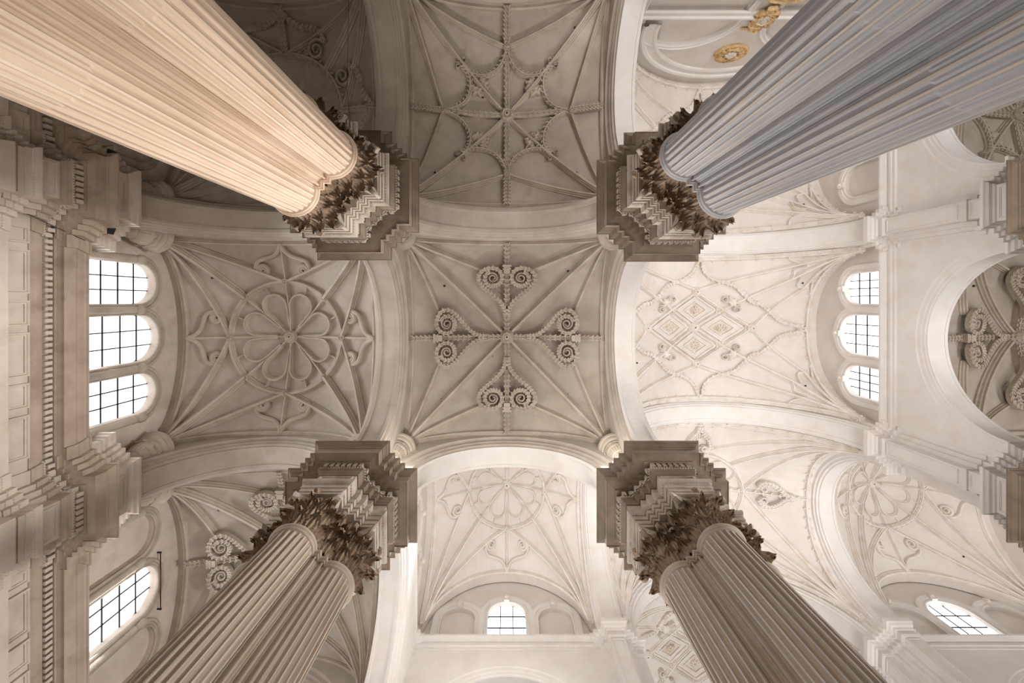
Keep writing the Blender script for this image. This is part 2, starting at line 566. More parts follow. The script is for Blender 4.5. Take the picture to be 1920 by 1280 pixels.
def flute_ring(cx, cy, r, z, depth, nf=24, k=6):
    row = []
    for i in range(nf):
        for j in range(k):
            t = (0, .21, .36, .605, .85, 1)[j]
            a = (i + t) / nf * 2 * pi
            # fillet for t<.22, flute for the rest
            if t < .3 or t == 1:
                rr = r
            else:
                q = (t - .21) / .79
                rr = r - depth * sin(pi * min(max(q, 0.0), 1.0)) ** .6 if depth > 0 else r - .04 + .034 * sin(pi * q) ** .7
            row.append((cx + rr * cos(a), cy + rr * sin(a), z))
    return row

def pillar(cx, cy, mat, label, fine=True, upper=False, amat='arch', cable=5.3):
    fil = mat + '_f'
    if mat == 'grey' and not fine: fil = None
    t = thing('fluted_pillar', (cx, cy, FLOOR), label, 'pillar')
    # L: everything is stored from this base
    # base and pedestal, below what the photograph shows
    ped = [(x * 1.0, y * 1.0) for x, y in BASE]
    part('pedestal', loft(cx, cy, [(FLOOR, .25), (FLOOR + .4, .25), (FLOOR + .45, .12), (FLOOR + 2.3, .12), (FLOOR + 2.35, .25), (FLOOR + 2.6, .25)]), mat, t)
    zb = FLOOR + 2.6
    TAP = lambda z: 1 + .008 * max(0, (11.4 - z) / 12.0) ** .8
    # corner cluster
    rows = []
    for z in (zb, 0.5, 3, cable, 8, 11.42):
        k = TAP(z)
        P = grooved([(x * k, y * k) for x, y in stair(0, CORE)])
        rows.append([(cx + x, cy + y, z) for x, y in P])
    m = M()
    m.grid(rows, True)
    part('corner_shaft', m, mat, t)
    for k, ((nx, ny), _) in enumerate(ARM):
        m = M()
        rows = []
        for z in (zb, .5, 2.5, cable - .06, cable + .02, cable + .1, 7.5, 9.5, 11.22, 11.3, 11.34, 11.42):
            f = TAP(z)
            r = .56 * (1 + (f - 1) * 1.0)
            ox, oy = nx * .94 * f, ny * .94 * f
            if z < cable:
                d = -.012
            elif z > 11.32:
                d = .002
            elif z > 11.25:
                d = .03
            else:
                d = .04 if mat == 'tan' else .05 if mat == 'grey' else .065
            rows.append(flute_ring(cx + ox, cy + oy, r, z, d))
        m.grid(rows, True)
        sh = part('fluted_shaft', m, mat, t)
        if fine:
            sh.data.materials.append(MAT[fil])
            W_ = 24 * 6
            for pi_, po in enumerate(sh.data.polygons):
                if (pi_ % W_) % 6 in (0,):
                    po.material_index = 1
        # astragal
        m = M()
        m.lathe([(.56, 11.34), (.60, 11.36), (.60, 11.40), (.58, 11.42), (.62, 11.44), (.645, 11.49), (.62, 11.54), (.57, 11.56)], 40, (cx + nx * .94, cy + ny * .94, 0))
        part('astragal', m, mat, t, True)
    part('neck_moulding', loft(cx, cy, [(11.36, .03), (11.41, .03), (11.43, .07), (11.5, .08), (11.55, .05), (11.56, .02)], CORE), mat, t)
    if fine:
        for k, ((nx, ny), _) in enumerate(ARM):
            capital(t, cx, cy, nx * .94, ny * .94, atan2(ny, nx))
        for sh in t.children:
            pass
        # the stepped corners' own carving
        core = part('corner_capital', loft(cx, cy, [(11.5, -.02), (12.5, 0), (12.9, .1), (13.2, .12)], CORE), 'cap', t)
        for k in range(4):
            A = pi / 4 + k * pi / 2
            for da, rr, z, me in ((0, 1.04, 11.6, LEAF_S), (-.17, 1.05, 11.92, LEAF_L), (.17, 1.05, 11.92, LEAF_L), (0, 1.08, 12.3, LEAF_T)):
                inst('leaf', me, core, (rr * cos(A + da), rr * sin(A + da), z - FLOOR), A + da * .7, 1.0)
            for da in (-.2, .2):
                inst('volute', VOL, core, (1.06 * cos(A + da), 1.06 * sin(A + da), 12.52 - FLOOR), A + da * .3, 1.1)
    else:
        part('capital', loft(cx, cy, [(11.5, -.02), (12.5, .05), (13.0, .35), (13.2, .4)], CORE), 'cap', t)
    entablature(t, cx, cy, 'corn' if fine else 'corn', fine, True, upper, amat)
    return t

# ------------------------------------------------------------------ vaults
class Bay:
    def __init__(s, x0, x1, y0, y1, high=False, mx0=.78, mx1=.78, my0=.78, my1=.78, zs=None, h1=None, h2=None, hc=None):
        s.x0, s.x1, s.y0, s.y1 = x0 + mx0, x1 - mx1, y0 + my0, y1 - my1
        s.cx, s.cy = (s.x0 + s.x1) / 2, (s.y0 + s.y1) / 2
        s.ax, s.ay = (s.x1 - s.x0) / 2, (s.y1 - s.y0) / 2
        s.zs = zs if zs else (HS + .05 if high else 19.5)
        s.h1 = h1 or (5.3 if high else 2.3)
        s.h2 = h2 or (5.3 if high else 2.3)
        s.hc = hc or (8.0 if high else 3.45)
        s.high = high
    def z(s, lx, ly):
        u = min(1, abs(lx) / s.ax); v = min(1, abs(ly) / s.ay)
        lo, hi = min(u, v), max(u, v)
        q = u * u + v * v
        he = (s.h1 * u * u + s.h2 * v * v) / q if q > 1e-9 else s.h1
        return s.zs + sqrt(max(0, 1 - lo * lo)) * (s.hc - (s.hc - he) * hi ** 1.4)
    def unproj(s, dx, dy):
        """picture offset from the boss -> metres on this vault"""
        k = 853 / s.z(0, 0)
        px, py = s.cx * k + dx, s.cy * k + dy
        lx, ly = dx / k, dy / k
        for _ in range(12):
            kk = 853 / s.z(lx, ly)
            lx, ly = px / kk - s.cx, py / kk - s.cy
        return lx, ly

def web(b, mat, t, n=22):
    S = [sin(pi / 2 * (-1 + 2 * i / n)) for i in range(n + 1)]
    S2 = sorted(set(S))
    E = [(-1, -.5)] + [(u, 0) for u in S2] + [(1, .5)]
    rows = [[(b.cx + u * b.ax + du, b.cy + v * b.ay + dv, b.z(u * b.ax, v * b.ay)) for u, du in E] for v, dv in E]
    m = M()
    k = len(E)
    F = []
    for i in range(k - 1):
        for j in range(k - 1):
            a, b_, c, d = i * k + j, i * k + j + 1, (i + 1) * k + j + 1, (i + 1) * k + j
            um = E[j][0] + E[j + 1][0]; vm = E[i][0] + E[i + 1][0]
            if um * vm > 0:      # split every cell along the groin
                F += [(a, b_, c), (a, c, d)]
            else:
                F += [(a, b_, d), (b_, c, d)]
    m.add([p for r in rows for p in r], F)
    part('vault_web', m, mat, t)

PLAIN = [(-.5, -.25), (-.5, .22), (-.36, .34), (-.30, .62), (-.18, .72), (-.15, 1), (.15, 1), (.18, .72), (.30, .62), (.36, .34), (.5, .22), (.5, -.25)]
SQUARE = [(-.5, -.25), (-.5, .75), (-.38, .8), (-.34, 1), (-.22, 1), (-.18, .82), (.18, .82), (.22, 1), (.34, 1), (.38, .8), (.5, .75), (.5, -.25)]
ROUND = [(-.5, -.25), (-.5, .5), (-.35, .85), (0, 1), (.35, .85), (.5, .5), (.5, -.25)]

def rib(b, pts, mat, t, name='rib', w=.27, d=.22, drop=0., prof=PLAIN, carve=False, closed=False, taper=None):
    P = [Vector((b.cx + x, b.cy + y, b.z(x, y))) for x, y in pts]
    n = len(P)
    C = Vector((b.cx, b.cy, b.zs - 3))
    rows = []
    carv = M()
    acc = 0
    last = None
    for i, p in enumerate(P):
        a = P[(i - 1) % n] if (closed or i > 0) else P[0]
        c = P[(i + 1) % n] if (closed or i < n - 1) else P[-1]
        tg = (c - a)
        if tg.length < 1e-6:
            continue
        tg.normalize()
        nn = (C - p)
        nn -= tg * nn.dot(tg)
        nn.normalize()
        # keep nearer to straight down on the crown of the vault
        dn = Vector((0, 0, -1)); dn -= tg * dn.dot(tg)
        k = min(1, max(abs(pts[i][0]) / b.ax, abs(pts[i][1]) / b.ay)) ** 3
        nn = (dn.normalized() * (1 - k) + nn * k).normalized()
        lat = tg.cross(nn)
        ww = w * (taper(i / (n - 1)) if taper else 1)
        o = p + nn * drop
        rows.append([o + lat * (x * ww) + nn * (y * d) for x, y in prof])
        if carve and last is not None:
            acc += (p - last).length
            if acc > carve:
                acc = 0
                for sgn in (-1, 1):
                    q = o + lat * (sgn * ww * .42) + nn * (d * .92)
                    t2 = (tg + lat * (sgn * .7)).normalized(); l2 = nn.cross(t2)
                    carv.box(q, (carve * .42, carve * .16, d * .10), (t2, l2, nn))
                q = o + nn * (d * .9)
                carv.box(q, (carve * .22, carve * .22, d * .12), ((tg + lat).normalized(), (lat - tg).normalized(), nn))
        last = p
    m = M()
    if closed:
        rows.append(rows[0])
    m.grid(rows)
    if not closed:
        k = len(prof)
        m.add(rows[0], [tuple(range(k))])
        m.add(rows[-1], [tuple(range(k))[::-1]])
    r = part(name, m, mat, t)
    if carv.v:
        part('leaf_carving', carv, mat, r, kind='stuff')
    return r

def seg(a, b, n=14, e=1.0):
    return [(a[0] + (b[0] - a[0]) * (i / n) ** e, a[1] + (b[1] - a[1]) * (i / n) ** e) for i in range(n + 1)]

def boss(b, lx, ly, mat, t, r=.3, d=.26, drop=0.):
    z = b.z(lx, ly) - drop
    m = M()
    m.lathe([(r * .8, .15), (r, 0), (r, -d * .55), (r * .93, -d * .65), (r * .84, -d * .62), (r * .80, -d * .8), (r * .60, -d), (r * .38, -d * .86), (r * .30, -d * .98), (r * .13, -d * 1.0), (0, -d * 1.0)], 32,
            (b.cx + lx, b.cy + ly, z), lambda a, k: 1 + (.07 * cos(8 * a) if k in (5, 6, 7) else 0))
    o = part('boss', m, mat, t)
    h = M()
    h.lathe([(r * .13, 0), (0, 0)], 10, (b.cx + lx, b.cy + ly, z - d * 1.01))
    part('boss_hole', h, 'hole', o)
    return o

def weep(b, pts, t):
    for dx, dy in pts:
        x, y = dx, dy
        h = M()
        z = b.z(x, y) - .04
        h.lathe([(.055, .05), (.055, 0), (0, 0)], 10, (b.cx + x, b.cy + y, z - .02))
        part('weep_hole', h, 'hole', t)

def rot4(p, k):
    x, y = p
    for _ in range(k):
        x, y = -y, x
    return x, y

def base_ribs(b, mat, t, ends, rr=.0, w=.26, high=False):
    """formerets, diagonals and tiercerons. ends: list of (diag end, axis-x end, axis-y end)"""
    for sx in (-1, 1):
        for sy in (-1, 1):
            c = (sx * b.ax * .985, sy * b.ay * .985)
            dg, ex, ey = ends
            rib(b, seg(c, (sx * dg[0], sy * dg[1]), 20, 1.5), mat, t, 'diagonal_rib', w * 1.25, .34, carve=.0)
            if ex:
                rib(b, seg((c[0], c[1] * .985), (sx * ex[0], sy * ex[1]), 20, 1.5), mat, t, 'tierceron', w * 1.1, .28)
            if ey:
                rib(b, seg((c[0] * .985, c[1]), (sx * ey[0], sy * ey[1]), 20, 1.5), mat, t, 'tierceron', w * 1.1, .28)
    for sg in (-1, 1):
        S = [sin(pi / 2 * (-1 + 2 * i / 24)) for i in range(25)]
        rib(b, [(u * b.ax, sg * b.ay * .985) for u in S], mat, t, 'wall_rib', .30, .2)
        rib(b, [(sg * b.ax * .985, u * b.ay) for u in S], mat, t, 'wall_rib', .30, .16)

def vault_heart(b, label, mats=('web', 'rib')):
    t = thing('ribbed_vault', (b.cx, b.cy, b.zs), label, 'vault')
    W, R = mats
    web(b, W, t)
    q = 1 / 37.2
    base_ribs(b, R, t, ((.2, .2), (122 * q, 44 * q), (44 * q, 122 * q)))
    rx, ry = b.ax * .985, b.ay * .985
    for k in range(4):
        end = rx if k % 2 == 0 else ry
        A = lambda s, l: rot4((s, l), k)
        rib(b, seg(A(.25, 0), A(118 * q, 0), 12), R, t, 'ridge_rib', .25, .42, prof=SQUARE, carve=.17)
        rib(b, seg(A(126 * q, 0), A(end, 0), 12), R, t, 'ridge_rib', .24, .30, prof=SQUARE, carve=.17)
        # collar block between the two volutes
        m = M()
        c = A(122 * q, 0)
        z = b.z(*c)
        dx = Vector((*rot4((1, 0), k), 0)); dy = Vector((*rot4((0, 1), k), 0))
        for off, hx_, hy_, hz_ in ((-.10, .10, .15, .40), (.02, .035, .20, .44), (.09, .035, .16, .42), (.17, .05, .21, .42)):
            m.box((b.cx + c[0] + dx.x * off, b.cy + c[1] + dx.y * off, z - .2), (hx_, hy_, hz_), (dx, dy, Vector((0, 0, 1))))
        part('collar', m, R, t)
        for sg in (-1, 1):
            pp = [(40, 3), (53, 5), (66, 13), (79, 27), (91, 41), (103, 50), (114, 51), (123, 45), (128, 35)]
            P = catmull([A(s * q, sg * l * q) for s, l in pp], 5)
            ang = 1
            sp = spiral((110, 26), (18, 9), 1.0, -1, 13, 16)
            rib(b, P + [A(s * q, sg * l * q) for s, l in sp[1:]], R, t, 'heart_scroll', .17, .20, .40, SQUARE, carve=.15)
            sp = spiral((110, 26), (6, 8.5), 1.8, -1, 1.8, 30)
            rib(b, [A(s * q, sg * l * q) for s, l in sp], R, t, 'volute', .085, .14, .42, ROUND)
    boss(b, 0, 0, R, t, .36, .5, .1)
    weep(b, [(2.9, -3.2), (-3.1, 2.9), (2.9, 2.7), (-3.0, -2.5), (-.75, .95), (.75, .95), (-1.2, -1.3), (.85, -1.0)], t)
    return t

def scroll_arm(b, A, q, R, t, tip, w=.2, d=.2, f=1.0):
    for sg in (-1, 1):
        pp = [(tip, 1), (tip - 13, 6), (tip - 23, 17), (tip - 28, 32), (tip - 34, 46), (tip - 46, 53), (tip - 57, 50)]
        P = catmull([A(s * q, sg * l * q * f) for s, l in pp], 5)
        sp = spiral((tip - 52, 39), (-6.5, 10.5), 1.9, -1, 2.0, 34)
        rib(b, P[:-1] + [A(s * q, sg * l * q * f) for s, l in sp[1:]], R, t, 'scroll', w * .95, d * 1.2, 0, ROUND,
            taper=lambda k: 1 if k < .6 else 1 - (k - .6) * 1.1)

def vault_rose(b, label, Rr=2.75, mats=('web', 'rib'), tip=185, w=.24, carve=0):
    t = thing('ribbed_vault', (b.cx, b.cy, b.zs), label, 'vault')
    W, R = mats
    web(b, W, t)
    base_ribs(b, R, t, ((Rr * .72, Rr * .72), (Rr, .05), (.05, Rr)), w=w)
    q = Rr / 102
    ring = [(Rr * cos(2 * pi * i / 48), Rr * sin(2 * pi * i / 48)) for i in range(48)]
    rib(b, ring, R, t, 'ring_rib', w * 1.1, .24, closed=True, carve=carve)
    for k in range(8):
        a = k * pi / 4
        rib(b, seg((.2 * cos(a), .2 * sin(a)), (Rr * cos(a), Rr * sin(a)), 8), R, t, 'spoke', w * .8, .2)
        boss(b, Rr * cos(a), Rr * sin(a), R, t, .2, .3)
        # petal
        for dummy in (0,):
            am = a + pi / 8
            c = (62 * q * cos(am), 62 * q * sin(am))
            rad = 20.5 * q
            loop = [(20 * q * cos(a + .2), 20 * q * sin(a + .2))]
            arc = []
            for i in range(15):
                th = am - pi * .62 + pi * 1.24 * i / 14
                arc.append((c[0] + rad * cos(th), c[1] + rad * sin(th)))
            loop = [(24 * q * cos(a + .06), 24 * q * sin(a + .06))] + arc + [(24 * q * cos(a + pi / 4 - .06), 24 * q * sin(a + pi / 4 - .06))]
            rib(b, loop, R, t, 'petal', w * .8, .24)
            rib(b, seg((83 * q * cos(am), 83 * q * sin(am)), (99 * q * cos(am), 99 * q * sin(am)), 2), R, t, 'link', w * .5, .16)
    for k in range(4):
        end = (b.ax if k % 2 == 0 else b.ay) * .985
        A = lambda s, l: rot4((s, l), k)
        rib(b, seg(A(Rr, 0), A(end, 0), 10), R, t, 'ridge_rib', w * .75, .2)
        qq = end / (tip + 0.0)
        scroll_arm(b, A, min(qq, 1 / 37.2 * 1.02), R, t, tip * qq / min(qq, 1 / 37.2 * 1.02), w * .8)
    boss(b, 0, 0, R, t, .34, .38)
    weep(b, [(-3.2, -3.6 * .8), (3.1, 3.3), (-3.1, 3.2), (3.1, -3.1)], t)
    return t

def vault_star(b, label, mats=('web', 'rib')):
    t = thing('ribbed_vault', (b.cx, b.cy, b.zs), label, 'vault')
    W, R = mats
    web(b, W, t)
    q = 1 / 37.2
    base_ribs(b, R, t, ((.25, .25), (117 * q, .04), (.04, 117 * q)), w=.24)
    for k in range(4):
        end = (b.ax if k % 2 == 0 else b.ay) * .985
        A = lambda s, l: rot4((s, l), k)
        rib(b, seg(A(.3, 0), A(112 * q, 0), 10), R, t, 'ridge_rib', .26, .3, prof=SQUARE, carve=.15)
        rib(b, seg(A(122 * q, 0), A(end, 0), 8), R, t, 'ridge_rib', .3, .34, prof=SQUARE, carve=.17)
        boss(b, *A(117 * q, 0), R, t, .21, .4)
        for sg in (-1, 1):
            P = catmull([A(s * q, sg * l * q) for s, l in [(108, 2), (92, 8), (77, 20), (68, 38), (67, 58), (73, 72), (82, 81)]], 4)
            rib(b, P, R, t, 'star_rib', .22, .28, .05, PLAIN, carve=.15)
            # leaf cluster in the cusp
            m = M()
            for i, (s, l, rr_) in enumerate(((62, 46, .17), (55, 43, .24), (47, 38, .15))):
                c = A(s * q, sg * l * q)
                m.lathe([(0, -.24), (rr_ * .45, -.27), (rr_ * .9, -.2), (rr_, -.12), (rr_ * .8, 0)], 30, (b.cx + c[0], b.cy + c[1], b.z(*c)), lambda a, k_: 1 + (.22 * cos(5 * a + i) if 0 < k_ < 4 else 0))
            part('leaf_cusp', m, R, t)
        # little curl at the star's diagonal points
        c = A(84 * q, 84 * q)
        for sg in (-1, 1):
            cc = (84 + sg * 5, 84 - sg * 5)
            sp = spiral(cc, (3.6 * 1, 3.6), 1.2, sg, 1.2, 14)
            rib(b, [A(s * q, l * q) for s, l in sp], R, t, 'curl', .08, .3, .03, ROUND)
    boss(b, 0, 0, R, t, .38, .55)
    weep(b, [(-1.2, -.9), (1.4, -1.1), (-1.3, 1.4), (1.2, 1.45), (-3.3, -3.6), (3.3, 3.2), (-3.4, 3.2), (3.2, -3.6)], t)
    return t

def vault_circle(b, label, mats=('web', 'rib')):
    t = thing('ribbed_vault', (b.cx, b.cy, b.zs), label, 'vault')
    W, R = mats
    web(b, W, t)
    q = 1 / 37.2
    Rr = 105 * q
    base_ribs(b, R, t, ((Rr * .72, Rr * .72), (Rr, .05), (.05, Rr)), w=.26)
    rib(b, [(Rr * cos(2 * pi * i / 48), Rr * sin(2 * pi * i / 48)) for i in range(48)], R, t, 'ring_rib', .3, .3, closed=True, carve=.2)
    for k in range(8):
        a = k * pi / 4 + pi / 8
        rib(b, seg((.2 * cos(a), .2 * sin(a)), (Rr * cos(a), Rr * sin(a)), 8), R, t, 'spoke', .2, .2)
    for k in range(4):
        end = (b.ax if k % 2 == 0 else b.ay) * .985
        A = lambda s, l: rot4((s, l), k)
        rib(b, seg(A(Rr, 0), A(end, 0), 10), R, t, 'ridge_rib', .28, .3, prof=SQUARE, carve=.2)
        boss(b, *A(Rr, 0), R, t, .18, .36)
        for sg in (-1, 1):
            pp = [(172, 2), (158, 16), (147, 34), (142, 56), (134, 71), (118, 76)]
            P = catmull([A(s * q, sg * l * q) for s, l in pp], 5)
            sp = spiral((108, 60), (10, 16), 1.9, -1, 2.5, 34)
            rib(b, P, R, t, 'scroll', .22, .26, .03, SQUARE, carve=.2)
            rib(b, [A(s * q, sg * l * q) for s, l in sp], R, t, 'volute', .17, .3, .03, ROUND, taper=lambda k_: 1 - k_ * .55)
    boss(b, 0, 0, R, t, .36, .4)
    return t

def vault_diamond(b, label, mats=('white', 'wrib'), left=True):
    t = thing('ribbed_vault', (b.cx, b.cy, b.zs), label, 'vault')
    W, R = mats
    web(b, W, t, 26)
    q = b.z(0, 0) / 853
    U = lambda dx, dy: (dx * q, dy * q)
    Dx, Dy = 95 * q, 66 * q
    # reference quadrant measured on the bay over the crossing, mirrored four ways
    ref = [
        ('tierceron', [(b.ax * .985, b.ay * .97), None, (128.5, 108), (43, 84), (2, 70)], .26, False),
        ('diagonal_rib', [(b.ax * .985, b.ay * .985), None, (135, 87), (72, 50), (47, 33)], .28, False),
        ('tierceron', [(b.ax * .97, b.ay * .985), None, (161, 74), (120, 32), (98, 4)], .26, False),
    ]
    for sx in (-1, 1):
        for sy in (-1, 1):
            for nm, P, w, c in ref:
                pts = []
                corner = P[0]
                k = [U(*p) for p in P[2:]]
                path = seg((corner[0], corner[1]), k[0], 12, 1.5)[:-1]
                for i in range(len(k) - 1):
                    path += seg(k[i], k[i + 1], 5)[:-1]
                path.append(k[-1])
                rib(b, [(sx * x, sy * y) for x, y in path], R, t, nm, w, .24, carve=.0)
            # diamond edge
            rib(b, seg((sx * Dx, 0), (0, sy * Dy), 10), R, t, 'diamond_rib', .26, .26)
            # curved cusped ribs
            c1 = catmull([U(43, 84), U(62, 76), U(74, 62), U(90, 47), U(103, 44), U(114, 36), U(120, 30)], 4)
            rib(b, [(sx * x, sy * y) for x, y in c1], R, t, 'cusped_rib', .2, .26, .03, SQUARE, carve=.2)
            c2 = catmull([U(3, 124), U(10, 104), U(26, 90), U(43, 84)], 4)
            rib(b, [(sx * x, sy * y) for x, y in c2], R, t, 'cusped_rib', .2, .26, .03, SQUARE, carve=.2)
            c3 = catmull([U(120, 30), U(136, 14), U(152, 8), U(168, 5)], 4)
            rib(b, [(sx * x, sy * y) for x, y in c3], R, t, 'cusped_rib', .2, .26, .03, SQUARE, carve=.2)
            # loops across the fans
            for L3 in ([(126, 138), (128, 120), (140, 112)], [(134, 88), (133, 101), (145, 106)], [(146, 92), (150, 76), (165, 73)], [(168, 82), (176, 66), (196, 62), (214, 72)]):
                P = [U(*p) for p in L3]
                P = [(min(x, b.ax * .97), min(y, b.ay * .97)) for x, y in P]
                rib(b, [(sx * x, sy * y) for x, y in catmull(P, 5)], R, t, 'loop_rib', .2, .2)
            # pair of scrolls on the middle of the diamond's edge
            mx, my = 50, 36
            for sg in (-1, 1):
                c = (mx + 9 + sg * 10, my + 8 - sg * 9)
                sp = spiral(c, (4.5, 5), 1.6, sg, 1.3, 20)
                rib(b, [(sx * U(*p)[0], sy * U(*p)[1]) for p in sp], R, t, 'scroll', .13, .36, .06, ROUND)
            m = M()
            cc = U(mx + 11, my + 11)
            m.lathe([(0, -.34), (.12, -.36), (.26, -.26), (.24, 0)], 36, (b.cx + sx * cc[0], b.cy + sy * cc[1], b.z(*cc)), lambda a, k: 1 + .18 * cos(6 * a))
            part('leaf_knot', m, R, t)
    for s in (-1, 1):
        rib(b, seg((-Dx * .5, s * -Dy * .5), (Dx * .5, s * Dy * .5), 12), R, t, 'diamond_rib', .24, .24)
        rib(b, seg((s * Dx, 0), (s * b.ax * .985, 0), 2) if False else seg((s * U(166, 0)[0], 0), (s * b.ax * .985, 0), 6), R, t, 'ridge_rib', .3, .3, prof=SQUARE, carve=.2)
        rib(b, seg((0, s * U(0, 122)[1]), (0, s * b.ay * .985), 4), R, t, 'ridge_rib', .3, .3, prof=SQUARE, carve=.2)
        boss(b, s * Dx, 0, R, t, .3, .34)
        boss(b, 0, s * Dy, R, t, .3, .34)
        boss(b, s * U(166, 0)[0], 0, R, t, .22, .34)
    boss(b, 0, 0, R, t, .36, .36)
    # four framed and carved lozenges
    for (cx_, cy_) in ((-.5, 0), (.5, 0), (0, -.5), (0, .5)):
        for nm, f0, f1, mt, hh in (('lozenge_frame', .40, .35, R, .10), ('lozenge_border', .235, .20, R, .12), ('carved_lozenge', .195, 0, 'relief', .03)):
            m = M()
            cen = (cx_ * Dx, cy_ * Dy)
            def pt(f, i, h):
                dx_, dy_ = [(1, 0), (0, 1), (-1, 0), (0, -1)][i]
                x, y = cen[0] + dx_ * f * Dx, cen[1] + dy_ * f * Dy
                return (b.cx + x, b.cy + y, b.z(x, y) - h)
            rows = [[pt(f0, i, -.02) for i in range(4)], [pt(f0, i, hh) for i in range(4)], [pt(f1, i, hh) for i in range(4)]]
            if f1:
                rows.append([pt(f1, i, -.02) for i in range(4)])
            m.grid(rows, True)
            if not f1:
                for k in range(8):
                    a = k * pi / 4
                    for r_ in (.06, .11):
                        x, y = cen[0] + r_ * Dx * .7 * cos(a), cen[1] + r_ * Dy * cos(0) * .7 * sin(a)
                        m.lathe([(0, -.14), (.07, -.11), (.09, 0)], 6, (b.cx + x, b.cy + y, b.z(x, y)))
            part(nm, m, mt, t)
        m = M()
        for i in range(4):
            dx_, dy_ = [(1, 0), (0, 1), (-1, 0), (0, -1)][i]
            for k in (-1, 0, 1):
                x, y = cx_ * Dx + dx_ * .40 * Dx - k * dy_ * .05 * Dx, cy_ * Dy + dy_ * .40 * Dy + k * dx_ * .06 * Dy
                m.lathe([(0, -.15), (.09, -.12), (.13, 0)], 7, (b.cx + x, b.cy + y, b.z(x, y)), lambda a, q_: 1 + .25 * cos(3 * a))
        part('corner_leaves', m, 'relief', t, kind='stuff')
    base_w(b, R, t)
    wh = [U(70, -57)[0:2], U(155, -75), U(151, 95)]
    weep(b, [U(155, -80), U(151, 93), U(-120, 60)], t)
    return t

def base_w(b, R, t):
    S = [sin(pi / 2 * (-1 + 2 * i / 24)) for i in range(25)]
    for sg in (-1, 1):
        rib(b, [(u * b.ax, sg * b.ay * .985) for u in S], R, t, 'wall_rib', .34, .2, carve=.17)
        rib(b, [(sg * b.ax * .985, u * b.ay) for u in S], R, t, 'wall_rib', .34, .2, carve=.17)

def vault_hearts_ring(b, label, mats=('white', 'wrib')):
    t = thing('ribbed_vault', (b.cx, b.cy, b.zs), label, 'vault')
    W, R = mats
    web(b, W, t, 26)
    q = b.z(0, 0) / 853
    Rx, Ry = 80 * q, 66 * q
    rib(b, [(Rx * cos(2 * pi * i / 48), Ry * sin(2 * pi * i / 48)) for i in range(48)], R, t, 'ring_rib', .28, .28, closed=True)
    for sx in (-1, 1):
        for sy in (-1, 1):
            c = (sx * b.ax * .985, sy * b.ay * .985)
            rib(b, seg(c, (sx * Rx * .72, sy * Ry * .72), 20, 1.5), R, t, 'diagonal_rib', .28, .26)
            rib(b, seg((c[0], c[1] * .985), (sx * Rx, 0), 20, 1.5), R, t, 'tierceron', .26, .24)
            rib(b, seg((c[0] * .985, c[1]), (0, sy * Ry), 20, 1.5), R, t, 'tierceron', .26, .24)
            P = [(sx * (Rx * .55 + .8 * cos(a)), sy * (Ry * .5 + .7 * sin(a))) for a in [i * 2 * pi / 20 for i in range(20)]]
            rib(b, P, R, t, 'petal', .16, .2, closed=True)
    for k in range(4):
        A = lambda s, l: rot4((s, l), k)
        end = (b.ax if k % 2 == 0 else b.ay) * .985
        base = (Rx if k % 2 == 0 else Ry) / q
        rib(b, seg((0, 0), A(end, 0), 14), R, t, 'ridge_rib', .24, .24, carve=.2)
        g = base + (22 if k % 2 == 0 else 2)
        for sg in (-1, 1):
            pp = [(g + 54, 2), (g + 42, 5), (g + 32, 14), (g + 20, 20), (g + 8, 20), (g + 2, 12)]
            P = catmull([A(s * q, sg * l * q) for s, l in pp], 5)
            rib(b, P, R, t, 'heart_scroll', .26, .36, .1, SQUARE, carve=.16)
            sp = spiral((g + 10, 11), (5, 5), 1.5, 1, 1.5, 20)
            rib(b, [A(s * q, sg * l * q) for s, l in sp], R, t, 'volute', .16, .34, .15, ROUND)
    boss(b, 0, 0, R, t, .4, .5)
    base_w(b, R, t)
    return t

